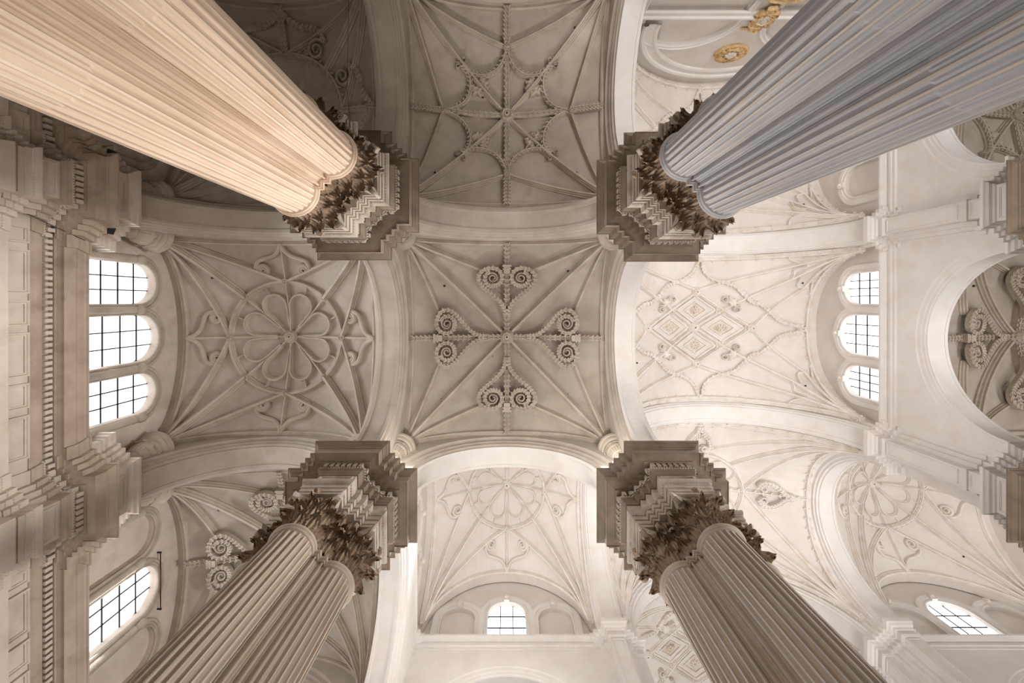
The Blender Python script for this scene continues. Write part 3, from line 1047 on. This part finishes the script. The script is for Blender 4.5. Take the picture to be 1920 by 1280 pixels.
# ------------------------------------------------------------------ arches
def arch(p0, p1, wn, wp, c, h, zs, ztop, mat, label, soff=.47, spmat=None, extra=.62, matn=None, matp=None):
    """arch between two pillar axes p0,p1; wn/wp = half thickness to its two sides"""
    p0 = Vector((*p0, 0)); p1 = Vector((*p1, 0))
    mid = (p0 + p1) / 2
    half = (p1 - p0).length / 2
    a = (p1 - p0).normalized()
    n = Vector((-a.y, a.x, 0))
    t = thing('round_arch', (mid.x, mid.y, zs), label, 'arch')
    def side(W, sg):
        s = W
        return [(sg * soff * .72, .035), (sg * soff * .72, 0), (sg * soff, 0), (sg * soff, .08), (sg * (soff + (s - soff) * .35), .12), (sg * (soff + (s - soff) * .35), .25),
                (sg * (soff + (s - soff) * .5), .28), (sg * (soff + (s - soff) * .6), .30), (sg * (soff + (s - soff) * .6), .48), (sg * s, .54), (sg * s, extra)]
    K = 40
    A_, B_ = side(wn, -1), side(wp, 1)
    for nm, prof, mt in (('moulding', A_[2:][::-1], matn or mat), ('soffit', A_[:3][::-1] + B_[:3], mat), ('moulding', B_[2:], matp or mat)):
        rows = []
        for i in range(K + 1):
            th = pi * i / K
            rows.append([mid + a * ((c + d) * cos(th)) + n * w + Vector((0, 0, zs + (h + d) * sin(th))) for w, d in prof])
        m = M()
        m.grid(rows)
        part(nm, m, mt, t)
    for W, sg in ((wn, -1), (wp, 1)):
        m = M()
        lo, hi = [], []
        lo.append(mid - a * half + n * sg * W + Vector((0, 0, zs))); hi.append(mid - a * half + n * sg * W + Vector((0, 0, ztop)))
        for i in range(K + 1):
            th = pi - pi * i / K
            s = (c + extra) * cos(th)
            lo.append(mid + a * s + n * sg * W + Vector((0, 0, zs + (h + extra) * sin(th))))
            hi.append(mid + a * s + n * sg * W + Vector((0, 0, ztop)))
        lo.append(mid + a * half + n * sg * W + Vector((0, 0, zs))); hi.append(mid + a * half + n * sg * W + Vector((0, 0, ztop)))
        m.grid([lo, hi])
        part('spandrel', m, (matn if sg < 0 else matp) or mat, t)
    m = M()
    m.grid([[mid - a * half - n * wn + Vector((0, 0, ztop)), mid + a * half - n * wn + Vector((0, 0, ztop))],
            [mid - a * half + n * wp + Vector((0, 0, ztop)), mid + a * half + n * wp + Vector((0, 0, ztop))]])
    part('crown', m, spmat or mat, t)
    return t

# ------------------------------------------------------------------ walls with arched lights
WIN = [0]
def lights_wall(name, O, a, n, half, z0, z1, lights, mat, wmat=None, depth=.45, sur=.34, rows_cols=(5, 3), colon=True, bars=.022, extra=None):
    """wall face O + a*s, interior on the n side. lights: (centre, half width, spring, sill, glazed)"""
    O = Vector(O); a = Vector(a); n = Vector(n); Z = Vector((0, 0, 1))
    P = lambda s, z, d=0: O + a * s + Z * z + n * d
    lights = sorted(lights)
    m = M()
    # solid strips and holes
    xs = [-half]
    for c, h, sp, sill, g in lights:
        xs += [c + h * sin(pi / 2 * (-1 + 2 * i / 16)) for i in range(17)]
    xs.append(half)
    def top(s):
        for c, h, sp, sill, g in lights:
            if c - h - 1e-6 <= s <= c + h + 1e-6:
                return sill, sp + sqrt(max(0, h * h - (s - c) ** 2))
        return None
    for i in range(len(xs) - 1):
        s0, s1 = xs[i], xs[i + 1]
        mid = top((s0 + s1) / 2)
        if mid is None:
            m.add([P(s0, z0), P(s1, z0), P(s1, z1), P(s0, z1)], [(0, 1, 2, 3)])
        else:
            a0, a1 = top(s0), top(s1)
            if a0[0] > z0:
                m.add([P(s0, z0), P(s1, z0), P(s1, a1[0]), P(s0, a0[0])], [(0, 1, 2, 3)])
            m.add([P(s0, a0[1]), P(s1, a1[1]), P(s1, z1), P(s0, z1)], [(0, 1, 2, 3)])
    # reveals
    for c, h, sp, sill, g in lights:
        out = [(c - h, sill)] + [(c + h * cos(pi - pi * i / 20), sp + h * sin(pi * i / 20)) for i in range(21)] + [(c + h, sill)]
        D = -depth if g else -.22
        m.grid([[P(s, z) for s, z in out], [P(s, z, D) for s, z in out]])
        m.add([P(c - h, sill), P(c + h, sill), P(c + h, sill, D), P(c - h, sill, D)], [(0, 1, 2, 3)])
        if not g:
            pts = [P(s, z, D) for s, z in out]
            m.add(pts, [tuple(range(len(pts)))])
    w = structure(name, m, mat)
    for c, h, sp, sill, g in lights:
        def sweep(prof, nm, par, mt):
            mm = M()
            rows = []
            for r, d in prof:
                row = [P(c - h - r, sill, d)] + [P(c + (h + r) * cos(pi - pi * i / 22), sp + (h + r) * sin(pi * i / 22), d) for i in range(23)] + [P(c + h + r, sill, d)]
                rows.append(row)
            mm.grid(rows)
            return part(nm, mm, mt, par)
        R = [(0, -.02), (0, .06), (.06, .09), (.10, .05), (.18, .05), (.2, .12), (sur - .06, .13), (sur, .08), (sur, -.02)]
        if g:
            WIN[0] += 1
            wn = bpy.data.objects.new('window_%d' % WIN[0], None)
            COL.objects.link(wn)
            wn.location = P(c, sill)
            wn['kind'] = 'structure'
            sweep(R, 'surround', wn, wmat or mat)
            D = -depth + .03
            nr, nc = rows_cols
            ztop_ = sp + h
            dz = (ztop_ - sill) / nr
            ds = 2 * h / nc
            for i in range(nc):
                for j in range(nr):
                    s0, s1 = c - h + i * ds, c - h + (i + 1) * ds
                    za, zb_ = sill + j * dz, sill + (j + 1) * dz
                    lo, hi = [], []
                    for k in range(11):
                        s = s0 + (s1 - s0) * k / 10
                        tp = min(zb_, sp + sqrt(max(0, h * h - (s - c) ** 2)))
                        lo.append(P(s, za, D)); hi.append(P(s, max(tp, za), D))
                    if max(q.z for q in hi) - za < .03:
                        continue
                    mm = M()
                    mm.grid([lo, hi])
                    part('pane', mm, 'glass', wn)
            for i in range(1, nc):
                s = c - h + i * ds
                mm = M()
                tp = sp + sqrt(max(0, h * h - (s - c) ** 2))
                mm.box(P(s, (sill + tp) / 2, D + .02), (bars, bars, (tp - sill) / 2), (a, n, Z))
                part('glazing_bar', mm, 'iron', wn)
            for j in range(1, nr):
                z = sill + j * dz
                hw = h if z <= sp else sqrt(max(0, h * h - (z - sp) ** 2))
                mm = M()
                mm.box(P(c, z, D + .02), (hw, bars, bars), (a, n, Z))
                part('glazing_bar', mm, 'iron', wn)
        else:
            sweep(R, 'blind_arch_surround', w, wmat or mat)
        if extra:       # keystone console
            mm = M()
            kz = sp + h + .18
            for i in range(4):
                mm.box(P(c, kz + .1 * i - .15, .12 + .03 * i), (.16 - .01 * i, .08, .06), (a, n, Z))
            mm.lathe([(0, .3), (.1, .27), (.15, .15), (.15, 0)], 10, P(c, kz + .02, .05), lambda q_, k: 1 + .2 * cos(5 * q_), (a, Z, n))
            part('keystone', mm, 'wrib', w)
    if colon:
        edges = []
        for i, (c, h, sp, sill, g) in enumerate(lights):
            if i == 0:
                edges.append((c - h - sur * .5, sp, sill))
            nx = lights[i + 1] if i + 1 < len(lights) else None
            edges.append((((c + h) + (nx[0] - nx[1])) / 2 if nx else c + h + sur * .5, sp, sill))
        for s, sp, sill in edges:
            mm = M()
            mm.lathe([(.20, sill - .1), (.20, sill + .1), (.16, sill + .15), (.155, sp - .45), (.18, sp - .42), (.18, sp - .38), (.155, sp - .36), (.16, sp - .2), (.20, sp - .08), (.21, sp - .06), (.21, sp + .1), (.05, sp + .3)], 18, O + a * s + n * .06)
            part('colonnette', mm, wmat or mat, w, True)
    return w

def lathe_fix():
    pass

def string_course(name, O, a, n, half, z, mat, label=None):
    O = Vector(O); a = Vector(a); n = Vector(n); Z = Vector((0, 0, 1))
    prof = [(-.2, z - .75), (.0, z - .75), (.0, z - .6), (.05, z - .57), (.05, z - .45), (.0, z - .42), (.0, z - .3), (.06, z - .26), (.10, z - .2), (.16, z - .12), (.18, z - .1), (.18, z), (-.6, z)]
    m = M()
    m.grid([[O + a * s + n * (d + .17) + Z * zz for d, zz in prof] for s in (-half, half)])
    return structure(name, m, mat)

# ================================================================== THE SETTING
X = Vector((1, 0, 0)); Y = Vector((0, 1, 0))
m = M(); m.box((7.5, 3, FLOOR - .15), (26.5, 27, .15)); structure('floor', m, 'floor')

# left wall: plain below, entablature with panelled frieze, lunettes with lights above
m = M(); m.box((-16.0, 1.5, (FLOOR + 13.2) / 2), (.6, 20.5, (13.2 - FLOOR) / 2)); wl = structure('wall_left', m, 'wall')
def straight(prof, name, mat, parent):
    m = M()
    m.grid([[(-15.4 + d, y, z) for z, d in prof] for y in (-19, 22)])
    return part(name, m, mat, parent)
straight([(13.2, -.1)] + P_ARCHI + [(13.92, -.2)], 'architrave', 'wall', wl)
straight(P_FRIEZE, 'frieze', 'wall', wl)
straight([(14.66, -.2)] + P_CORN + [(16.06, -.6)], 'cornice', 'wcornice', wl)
edges = [((-15.37, y0), (-15.37, y1), (1, 0)) for y0, y1 in ((-8.2, -5.5), (-2.3, 5.4), (8.6, 14.6))]
dentils(edges, 15.15, wl, 'wall')
for y0, y1 in ((-1.65, -.25), (-.03, .77), (.99, 2.39), (2.61, 3.41), (3.63, 5.03), (-2.7, -1.87), (-7.6, -6.2), (-6.0, -5.3),
               (8.55, 9.0), (9.2, 10.6), (10.82, 11.62), (11.84, 13.24), (13.46, 14.26)):
    m = M()
    frame_bars(m, (-15.44, 0, 0), Y, X, y0, y1, 13.96, 14.64, .11, .10)
    m.add([(-15.425, y0 + .1, 14.08), (-15.425, y1 - .1, 14.08), (-15.425, y1 - .1, 14.52), (-15.425, y0 + .1, 14.52)], [(0, 1, 2, 3)])
    part('frieze_panel', m, 'wall', wl)

lights_wall('wall_left_upper', (-15.75, 1.62, 0), Y, X, 5.3, 16, 24, [(-2.38, .86, 19.5, 16.4, True), (-.03, 1.0, 19.55, 16.4, True), (2.33, .86, 19.5, 16.4, True)], 'wall', 'rib', depth=.36)
lights_wall('wall_left_west', (-15.75, 12.5, 0), Y, X, 5.3, 16, 24, [(-2.45, .86, 19.45, 16.4, False), (0, 1.0, 19.5, 16.4, True), (2.45, .86, 19.45, 16.4, False)], 'wall', 'rib', depth=.36)
lights_wall('wall_left_choir', (-15.75, -9.3, 0), Y, X, 5.3, 16, 24, [(-2.45, .86, 19.45, 16.4, False), (0, 1.0, 19.5, 16.4, False), (2.45, .86, 19.45, 16.4, False)], 'wall', 'rib', depth=.36)
m = M(); m.box((-10.7, -15.6, 11), (5.9, .3, 12.6)); structure('wall_light_block', m, 'wall')  # unseen wall added to keep light off the upper left vault

# clerestory walls of the nave and transept
def side3(c0, dx, hm, hs, zm, zsd, g):
    return [(c0 - dx, hs, zsd, 23.35, g[0]), (c0, hm, zm, 23.35, g[1]), (c0 + dx, hs, zsd, 23.35, g[2])]
cy1 = (Y1 + Y2) / 2
lights_wall('wall_right', (XC - .35, cy1, 0), Y, -X, 5.6, 23.0, 32, side3(.1, 2.58, 1.1, .85, 25.5, 25.4, (1, 1, 1)), 'white', 'warch', depth=.3, rows_cols=(4, 4), colon=False, extra=True, sur=.5)
lights_wall('wall_right_choir', (XC - .35, (Y0 + Y1) / 2, 0), Y, -X, 5.7, 23.0, 32, side3(0, 2.58, 1.1, .85, 25.5, 25.4, (0, 0, 0)), 'white', 'warch', depth=.3, colon=False, extra=True, sur=.5)
lights_wall('wall_front', (0, Y3 + .05, 0), X, -Y, 5.5, 23.0, 32, side3(0, 2.72, 1.06, .95, 25.9, 25.5, (0, 1, 0)), 'white', 'warch', depth=.25, rows_cols=(4, 3), colon=False, extra=True, sur=.5)
lights_wall('wall_front_right', ((XC + XD) / 2, Y3 + .05, 0), X, -Y, 5.6, 23.0, 33, side3(0, 2.9, 1.15, 1.1, 25.9, 25.5, (0, 1, 0)), 'white', 'warch', depth=.25, rows_cols=(4, 3), colon=False, extra=True, sur=.5)
lights_wall('wall_transept_left', (XB + .35, (Y2 + Y3) / 2, 0), Y, X, 5.3, 23.0, 32, side3(0, 2.58, 1.0, .85, 25.6, 25.4, (0, 0, 0)), 'white', 'warch', colon=False, extra=True, sur=.5)
# end wall of the choir with two blind arches and gilded ornaments
ycw = Y0 + .55
lights_wall('wall_back', ((XN + XC) / 2, ycw, 0), X, Y, 7.3, 14, 31.5, [(-3.3, 2.5, 23.0, 17.5, False), (3.3, 2.5, 23.0, 17.5, False)], 'white', 'warch', colon=False, sur=.3)
m = M()
for z0, d in ((19.2, .16), (22.55, .14)):
    m.box(((XN + XC) / 2, ycw + d / 2, z0), (6.2, d / 2, .12))
    m.box(((XN + XC) / 2, ycw + d, z0 + .16), (6.3, d, .05))
structure('trim_1', m, 'warch')
m = M()      # concentric mouldings of the end lunette
cxn = (XN + XC) / 2
rows = []
for r, d in ((4.7, 0), (4.7, .12), (4.85, .16), (4.95, .1), (5.3, .1), (5.35, .2), (5.5, .24), (5.6, .2), (5.6, 0)):
    rows.append([(cxn + r * cos(pi * i / 40), ycw + d, 23.4 + r * .98 * sin(pi * i / 40)) for i in range(41)])
m.grid(rows); structure('trim_2', m, 'warch')
# plain upper walls, seen only edge-on, that close the high vaults off
def plain(name, x0, x1, y0, y1, z0=23.3, z1=32):
    m = M(); m.box(((x0 + x1) / 2, (y0 + y1) / 2, (z0 + z1) / 2), (abs(x1 - x0) / 2, abs(y1 - y0) / 2, (z1 - z0) / 2)); structure(name, m, 'white')
plain('wall_nave_left', XN + .05, XN + .45, Y0, Y2)
plain('wall_transept_back', XB, XN, Y2 - .2, Y2 + .2)
plain('wall_transept_right_back', XC, XD, Y2 - .2, Y2 + .2)
plain('wall_nave_far_left', XN - .4, XN, Y3, Y4)
plain('wall_nave_far_right', XC, XC + .4, Y3, Y4)
plain('wall_far_right', XD - .4, XD, Y0, Y3, 17)
string_course('trim_3', (XC - .5, (Y0 + Y2) / 2, 0), Y, -X, (Y2 - Y0) / 2, 23.3, 'warch')
string_course('trim_4', (0, Y3 - .42, 0), X, -Y, 5.4, 23.3, 'warch')
string_course('trim_5', ((XC + XD) / 2, Y3 - .42, 0), X, -Y, 5.5, 23.3, 'warch')
string_course('trim_6', (XB + .5, (Y2 + Y3) / 2, 0), Y, X, 5.3, 23.3, 'warch')
string_course('trim_7', (XN + .5, (Y0 + Y2) / 2, 0), Y, X, (Y2 - Y0) / 2, 23.3, 'warch')

# ================================================================== ARCHES
C_LOW = 3.68
def low(p0, p1, wn, wp, label, mat='arch', matn=None, matp=None, ztop=23.3):
    half = hypot(p1[0] - p0[0], p1[1] - p0[1]) / 2
    c = half - 1.74
    arch(p0, p1, wn, wp, c, 3.66, ZS, ztop, mat, label, matn=matn, matp=matp)
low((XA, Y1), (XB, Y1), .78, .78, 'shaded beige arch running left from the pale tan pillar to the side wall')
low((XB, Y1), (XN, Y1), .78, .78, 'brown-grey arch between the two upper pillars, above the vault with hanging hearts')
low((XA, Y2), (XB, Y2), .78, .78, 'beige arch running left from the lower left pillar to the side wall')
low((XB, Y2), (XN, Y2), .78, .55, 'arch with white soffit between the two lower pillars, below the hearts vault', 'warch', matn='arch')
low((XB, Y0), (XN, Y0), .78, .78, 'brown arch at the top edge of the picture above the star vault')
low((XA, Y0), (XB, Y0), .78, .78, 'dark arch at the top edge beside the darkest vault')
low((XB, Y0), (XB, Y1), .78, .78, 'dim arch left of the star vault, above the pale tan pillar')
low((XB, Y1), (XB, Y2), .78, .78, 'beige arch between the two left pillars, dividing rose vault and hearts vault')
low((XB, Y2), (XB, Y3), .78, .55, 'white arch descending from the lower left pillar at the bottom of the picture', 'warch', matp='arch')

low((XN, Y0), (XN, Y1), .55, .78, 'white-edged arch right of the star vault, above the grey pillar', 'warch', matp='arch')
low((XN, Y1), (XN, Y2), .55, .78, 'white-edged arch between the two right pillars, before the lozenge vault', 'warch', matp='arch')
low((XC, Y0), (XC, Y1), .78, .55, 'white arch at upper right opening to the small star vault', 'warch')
low((XC, Y1), (XC, Y2), .78, .55, 'large white arch at far right opening to the far hearts vault', 'warch')
low((XB, Y3), (XN, Y3), .55, .78, 'white arch under the small clerestory window at the bottom centre', 'warch')
low((XC, Y3), (XD, Y3), .55, .78, 'white arch in the bottom right corner under the slanting window', 'warch')
low((XA, Y3), (XB, Y3), .78, .78, 'hidden beige arch behind the lower left pillar, next bay')
low((XC, Y1), (XD, Y1), .78, .78, 'pale arch at the right edge between the two far aisle vaults', 'warch', matn='arch', matp='arch')
low((XC, Y2), (XD, Y2), .78, .55, 'pale arch at the right edge below the far hearts vault', 'warch', matn='arch')
def high(p0, p1, c, h, label):
    arch(p0, p1, .78, .78, c, h, HS, 32, 'warch', label)
high((XN, Y1), (XC, Y1), 5.88, 5.9, 'broad white nave arch behind the grey pillar, above the lozenge vault')
high((XN, Y2), (XC, Y2), 5.88, 5.9, 'broad white nave arch directly below the central lozenge vault')
high((XN, Y3), (XC, Y3), 5.88, 5.9, 'white nave arch framing the coffered lozenges at the bottom right of centre')
high((XN, Y2), (XN, Y3), 3.95, 5.0, 'tall white arch right of the white rose vault at bottom centre')
high((XC, Y2), (XC, Y3), 3.95, 5.0, 'tall white curved arch left of the lower right rose vault')

# ================================================================== VAULTS
mk = vault_heart
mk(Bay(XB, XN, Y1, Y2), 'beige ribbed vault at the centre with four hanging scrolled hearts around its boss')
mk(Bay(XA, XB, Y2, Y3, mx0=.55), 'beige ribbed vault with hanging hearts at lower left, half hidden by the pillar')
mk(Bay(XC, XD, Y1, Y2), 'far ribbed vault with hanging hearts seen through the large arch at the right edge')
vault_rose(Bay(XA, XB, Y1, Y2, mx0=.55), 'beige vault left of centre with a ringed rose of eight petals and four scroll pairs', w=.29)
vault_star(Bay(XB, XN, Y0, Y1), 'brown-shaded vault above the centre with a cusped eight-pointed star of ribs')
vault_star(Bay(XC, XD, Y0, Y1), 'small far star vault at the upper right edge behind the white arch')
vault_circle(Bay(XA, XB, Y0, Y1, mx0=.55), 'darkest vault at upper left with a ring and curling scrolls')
K = dict(high=True)
N_ = dict(high=True, h1=5.4, h2=6.55, hc=7.5)
vault_diamond(Bay(XN, XC, Y1, Y2, **N_), 'white vault right of centre with four carved lozenges inside a diamond')
vault_diamond(Bay(XN, XC, Y0, Y1, **N_), 'white vault behind the upper grey pillar, beside the gilded end wall')
vault_diamond(Bay(XN, XC, Y3, Y4, **N_), 'white coffered lozenge vault glimpsed left of the lower right pillar')
vault_hearts_ring(Bay(XN, XC, Y2, Y3, **N_), 'white vault behind the lower right pillar with a ring and small hearts')
H_ = dict(high=True, h1=5.65, h2=5.55)
vault_rose(Bay(XB, XN, Y2, Y3, hc=8.2, my1=.5, **H_), 'white rose vault with eight petals seen through the bottom centre arch', 2.5, ('white', 'wrib'), 178, .22, .13)
vault_rose(Bay(XC, XD, Y2, Y3, hc=8.5, my1=.5, **H_), 'white rose vault at the lower right, partly behind the white pier', 2.5, ('white', 'wrib'), 178, .22, .13)

# ================================================================== PILLARS
pillar(XB + .07, Y1 - .05, 'tan', 'warm tan fluted pillar crossing the upper left corner')
pillar(XN, Y1, 'grey', 'blue-grey fluted pillar crossing the upper right corner', upper=True)
pillar(XB, Y2, 'lbrown', 'brown fluted pillar at the lower left with carved capital', upper=True)
pillar(XN, Y2, 'brown', 'brown fluted pillar with grey streaks at the lower right', upper=True)
pillar(XC, Y1, 'grey', 'far white pier with brown cornice at the right edge, upper of the two', False, True, 'warch')
pillar(XC, Y2, 'grey', 'far white pier with brown cornice at the right edge, lower of the two', False, True, 'warch')
pillar(XN, Y3, 'grey', 'white upper pier with stepped cap right of the bottom window', False, True, 'warch')
pillar(XC, Y3, 'grey', 'white upper pier with stepped cap left of the slanting bottom right window', False, True, 'warch')
pillar(XB, Y3, 'grey', 'white upper pier with stepped cap left of the bottom window', False, True, 'warch')
pillar(XB, Y0, 'grey', 'pier at the top edge left of the star vault', False, False)
pillar(XN, Y0, 'grey', 'pier at the top edge right of the star vault', False, True)

def wall_pier(y, label):
    t = thing('wall_pier', (XA, y, FLOOR), label, 'pier')
    part('pilaster', loft(XA, y, [(FLOOR, .0), (11.4, -.12), (11.4, 0), (11.5, 0), (11.55, -.1), (12.4, -.05), (12.9, .05), (13.2, .1)]), 'wall', t)
    entablature(t, XA, y, 'wall', True, True, False, 'wall', 0.0)
    return t
wall_pier(-3.9, 'stepped wall pier with panelled entablature on the left wall, upper one')
wall_pier(7.0, 'stepped wall pier with panelled entablature on the left wall, lower one')

# ================================================================== CORBELS
def corbel(x, y, label, mat='rib', zt=19.75, s=1.0):
    t = thing('carved_corbel', (x, y, zt - 1.9 * s), label, 'corbel')
    pr = [(.02, -1.9), (.12, -1.85), (.2, -1.72), (.17, -1.6), (.2, -1.55), (.30, -1.3), (.28, -1.22), (.33, -1.2), (.43, -.92), (.41, -.86), (.46, -.82), (.52, -.5), (.50, -.42), (.58, -.40), (.62, -.30), (.60, -.24), (.67, -.20), (.70, -.08), (.66, 0), (.3, 0)]
    m = M()
    m.lathe([(r * s, zt + z * s) for r, z in pr], 48, (x, y, 0), lambda a, k: 1 + (.035 * cos(24 * a) if 7 <= k <= 9 else 0) + (.03 * cos(16 * a) if 4 <= k <= 5 else 0))
    part('cup', m, mat, t)
    for i in range(12):
        a = i * pi / 6
        m = M()
        c = (x + .49 * s * cos(a), y + .49 * s * sin(a), zt - .63 * s)
        er = Vector((cos(a), sin(a), .3)).normalized(); et = Vector((-sin(a), cos(a), 0))
        m.lathe([(.10, 0), (.105, .03), (.07, .045), (.05, .02), (.03, .05), (0, .055)], 8, c, lambda q, k: 1 + .2 * cos(4 * q), (et, er.cross(et), er))
        part('rosette', m, mat, t)
    return t
o = .80
NM = {(XB, Y1): 'the tan pillar', (XN, Y1): 'the grey pillar', (XB, Y2): 'the lower left pillar', (XN, Y2): 'the lower right pillar'}
corbel(XB + o, Y1 + o, 'carved round corbel of the hearts vault, at the corner by the tan pillar')
corbel(XN - o, Y1 + o, 'carved round corbel of the hearts vault, at the corner by the grey pillar')
corbel(XB + o, Y2 - o, 'carved round corbel of the hearts vault, beside the lower left pillar')
corbel(XN - o, Y2 - o, 'carved round corbel of the hearts vault, beside the lower right pillar')
corbel(-15.15, Y1 + o + .0, 'large carved corbel on the left wall above the three windows', s=1.12)
corbel(-15.15, Y2 - o, 'large carved corbel on the left wall under the three windows', s=1.12)
corbel(XB - o, Y2 - o, 'small visible corbel of the rose vault, above the lower left pillar')
corbel(-15.15, Y2 + o, 'half-hidden carved corbel on the left wall, lowest of the three there', s=1.12)
corbel(-15.15, Y1 - o, 'shaded carved corbel on the left wall below the tan pillar', s=1.12)
corbel(XN - o, Y0 + o, 'carved corbel at the top edge right of the star vault')

# ================================================================== GILDED ORNAMENTS on the end wall
def medallion(x, z, r, rz, label):
    t = thing('gilded_medallion', (x, ycw, z), label, 'medallion')
    ax = (X, Vector((0, 0, 1)), Vector((0, 1, 0)))
    m = M(); m.lathe([(r, 0), (r, .1), (r * .94, .17), (r * .88, .12), (r * .84, .12), (r * .8, .16), (r * .76, .10), (r * .5, .08), (0, .08)], 40, (x, ycw, z), lambda a, k: (1 + .015 * cos(20 * a)) , ax)
    part('disc', m, 'gold', t)
    for i in range(12):
        a = i * pi / 6
        m = M(); m.lathe([(.18 * r, 0), (.2 * r, .1), (.08 * r, .16), (0, .12)], 8, (x + .62 * r * cos(a), ycw + .08, z + .62 * r * sin(a)), lambda q, k: 1 + .35 * cos(3 * q + i), ax)
        part('leaf_curl', m, 'gold', t)
    m = M(); m.lathe([(.34 * r, 0), (.36 * r, .1), (.2 * r, .2), (.1 * r, .16), (0, .22)], 16, (x, ycw + .08, z), lambda q, k: 1 + .15 * cos(8 * q), ax)
    part('centre_flower', m, 'relief', t)
medallion(12.9, 26.2, .92, 0, 'round gilded medallion on the white end wall at upper right')
t = thing('gilded_cartouche', (12.9, ycw, 22.85), 'tall gilded carved cartouche above the medallion on the end wall', 'ornament')
for i, (dx, dz, r) in enumerate(((0, 0, .42), (-.32, .35, .24), (.32, .35, .24), (-.32, -.4, .26), (.32, -.4, .26), (0, .75, .3), (0, -.75, .28), (-.38, 0, .2), (.38, 0, .2))):
    m = M(); m.lathe([(r, 0), (r * 1.02, .1), (r * .7, .2), (r * .5, .1), (r * .3, .18), (0, .2)], 14, (12.9 + dx, ycw + .14, 22.85 + dz), lambda q, k: 1 + .15 * cos(5 * q + i), (X, Vector((0, 0, 1)), Vector((0, 1, 0))))
    part('scrollwork' if i else 'shield', m, 'gold' if i else 'relief', t)
t = thing('gilded_fringe', (12.8, ycw, 23.85), 'thin gilded fringe strip between cartouche and medallion', 'ornament')
for i in range(7):
    m = M(); m.lathe([(.10, 0), (.11, .06), (.05, .1), (0, .09)], 8, (12.35 + i * .16, ycw + .02, 23.85), None, (X, Vector((0, 0, 1)), Vector((0, 1, 0))))
    part('tassel', m, 'gold', t)
t = thing('gilded_oval', (13.1, ycw, 20.45), 'large gilded oval frame cut by the top edge of the picture', 'ornament')
m = M(); m.lathe([(1.5, 0), (1.5, .15), (1.4, .22), (1.25, .14), (1.15, .18), (1.1, .08)], 40, (13.1, ycw, 20.45), lambda a, k: 1 + .02 * cos(24 * a), (X, Vector((0, 0, .85)), Vector((0, 1, 0))))
part('frame', m, 'gold', t)

# ================================================================== SMALL THINGS
def tube(m, P, r, n=6):
    rows = []
    for i, p in enumerate(P):
        p = Vector(p); a = Vector(P[max(i - 1, 0)]); b = Vector(P[min(i + 1, len(P) - 1)])
        tg = (b - a).normalized(); u = tg.orthogonal().normalized(); v = tg.cross(u)
        rows.append([p + u * (r * cos(2 * pi * j / n)) + v * (r * sin(2 * pi * j / n)) for j in range(n)])
    m.grid(rows, True)
def one(name, m, mat, label, cat):
    c = Vector(m.v[0]); m.v = [tuple(Vector(v) - c) for v in m.v]
    o_ = obj(name, m, mat); o_.location = c; o_['label'] = label; o_['category'] = cat
    return o_
t = thing('curtain_rod', (-15.6, 11.3, 20.5), 'thin dark iron rod fixed beside the lower left window', 'rod')
m = M(); tube(m, [(-15.6, 11.3, 20.5), (-15.6, 13.9, 20.5)], .022); part('rod', m, 'iron', t)
for y in (11.25, 13.8):
    m = M(); tube(m, [(-15.76, y + .05, 20.5), (-15.56, y + .05, 20.5)], .035); part('bracket', m, 'iron', t)
m = M(); tube(m, [(-15.3, -2.95, 13.9), (-15.15, -2.7, 14.6), (-14.95, -2.4, 15.3), (-14.68, -2.05, 16.1)], .012); one('black_cable', m, 'iron', 'thin black cable crossing the left cornice under the upper wall pier', 'cable')
m = M(); tube(m, [(-7.0, -13.6, 20.2), (-7.1, -9.4, 20.2), (-7.0, -7.6, 20.6)], .008); one('hanging_wire', m, 'iron', 'thin wire crossing the dark vault at upper left', 'wire')
def floodlight(x, y, label):
    t = thing('floodlight', (x, y, 16.06), label, 'lamp')
    m = M(); m.box((x, y, 16.2), (.09, .13, .14), (Vector((.9, .4, 0)).normalized(), Vector((-.4, .9, 0)).normalized(), Vector((0, 0, 1)))); part('housing', m, 'iron', t)
    m = M(); m.lathe([(.05, 16.06), (.05, 16.1), (.02, 16.1), (.02, 16.2)], 8, (x, y, 0)); part('foot', m, 'iron', t)
floodlight(-14.15, -2.55, 'small black floodlight at the corner of the upper wall pier cornice')
floodlight(-14.05, -5.25, 'small black floodlight on the upper wall pier, next to the tan pillar')

GROUPS = {'pillar': 'fluted pillars of the church', 'pier': 'piers of the left wall', 'corbel': 'carved corbels under the vault ribs', 'arch': 'round arches between the pillars',
          'vault': 'ribbed vaults of the church', 'lamp': 'floodlights on the wall pier cornice'}
for o_ in COL.objects:
    if o_.get('category') in GROUPS:
        o_['group'] = GROUPS[o_['category']]
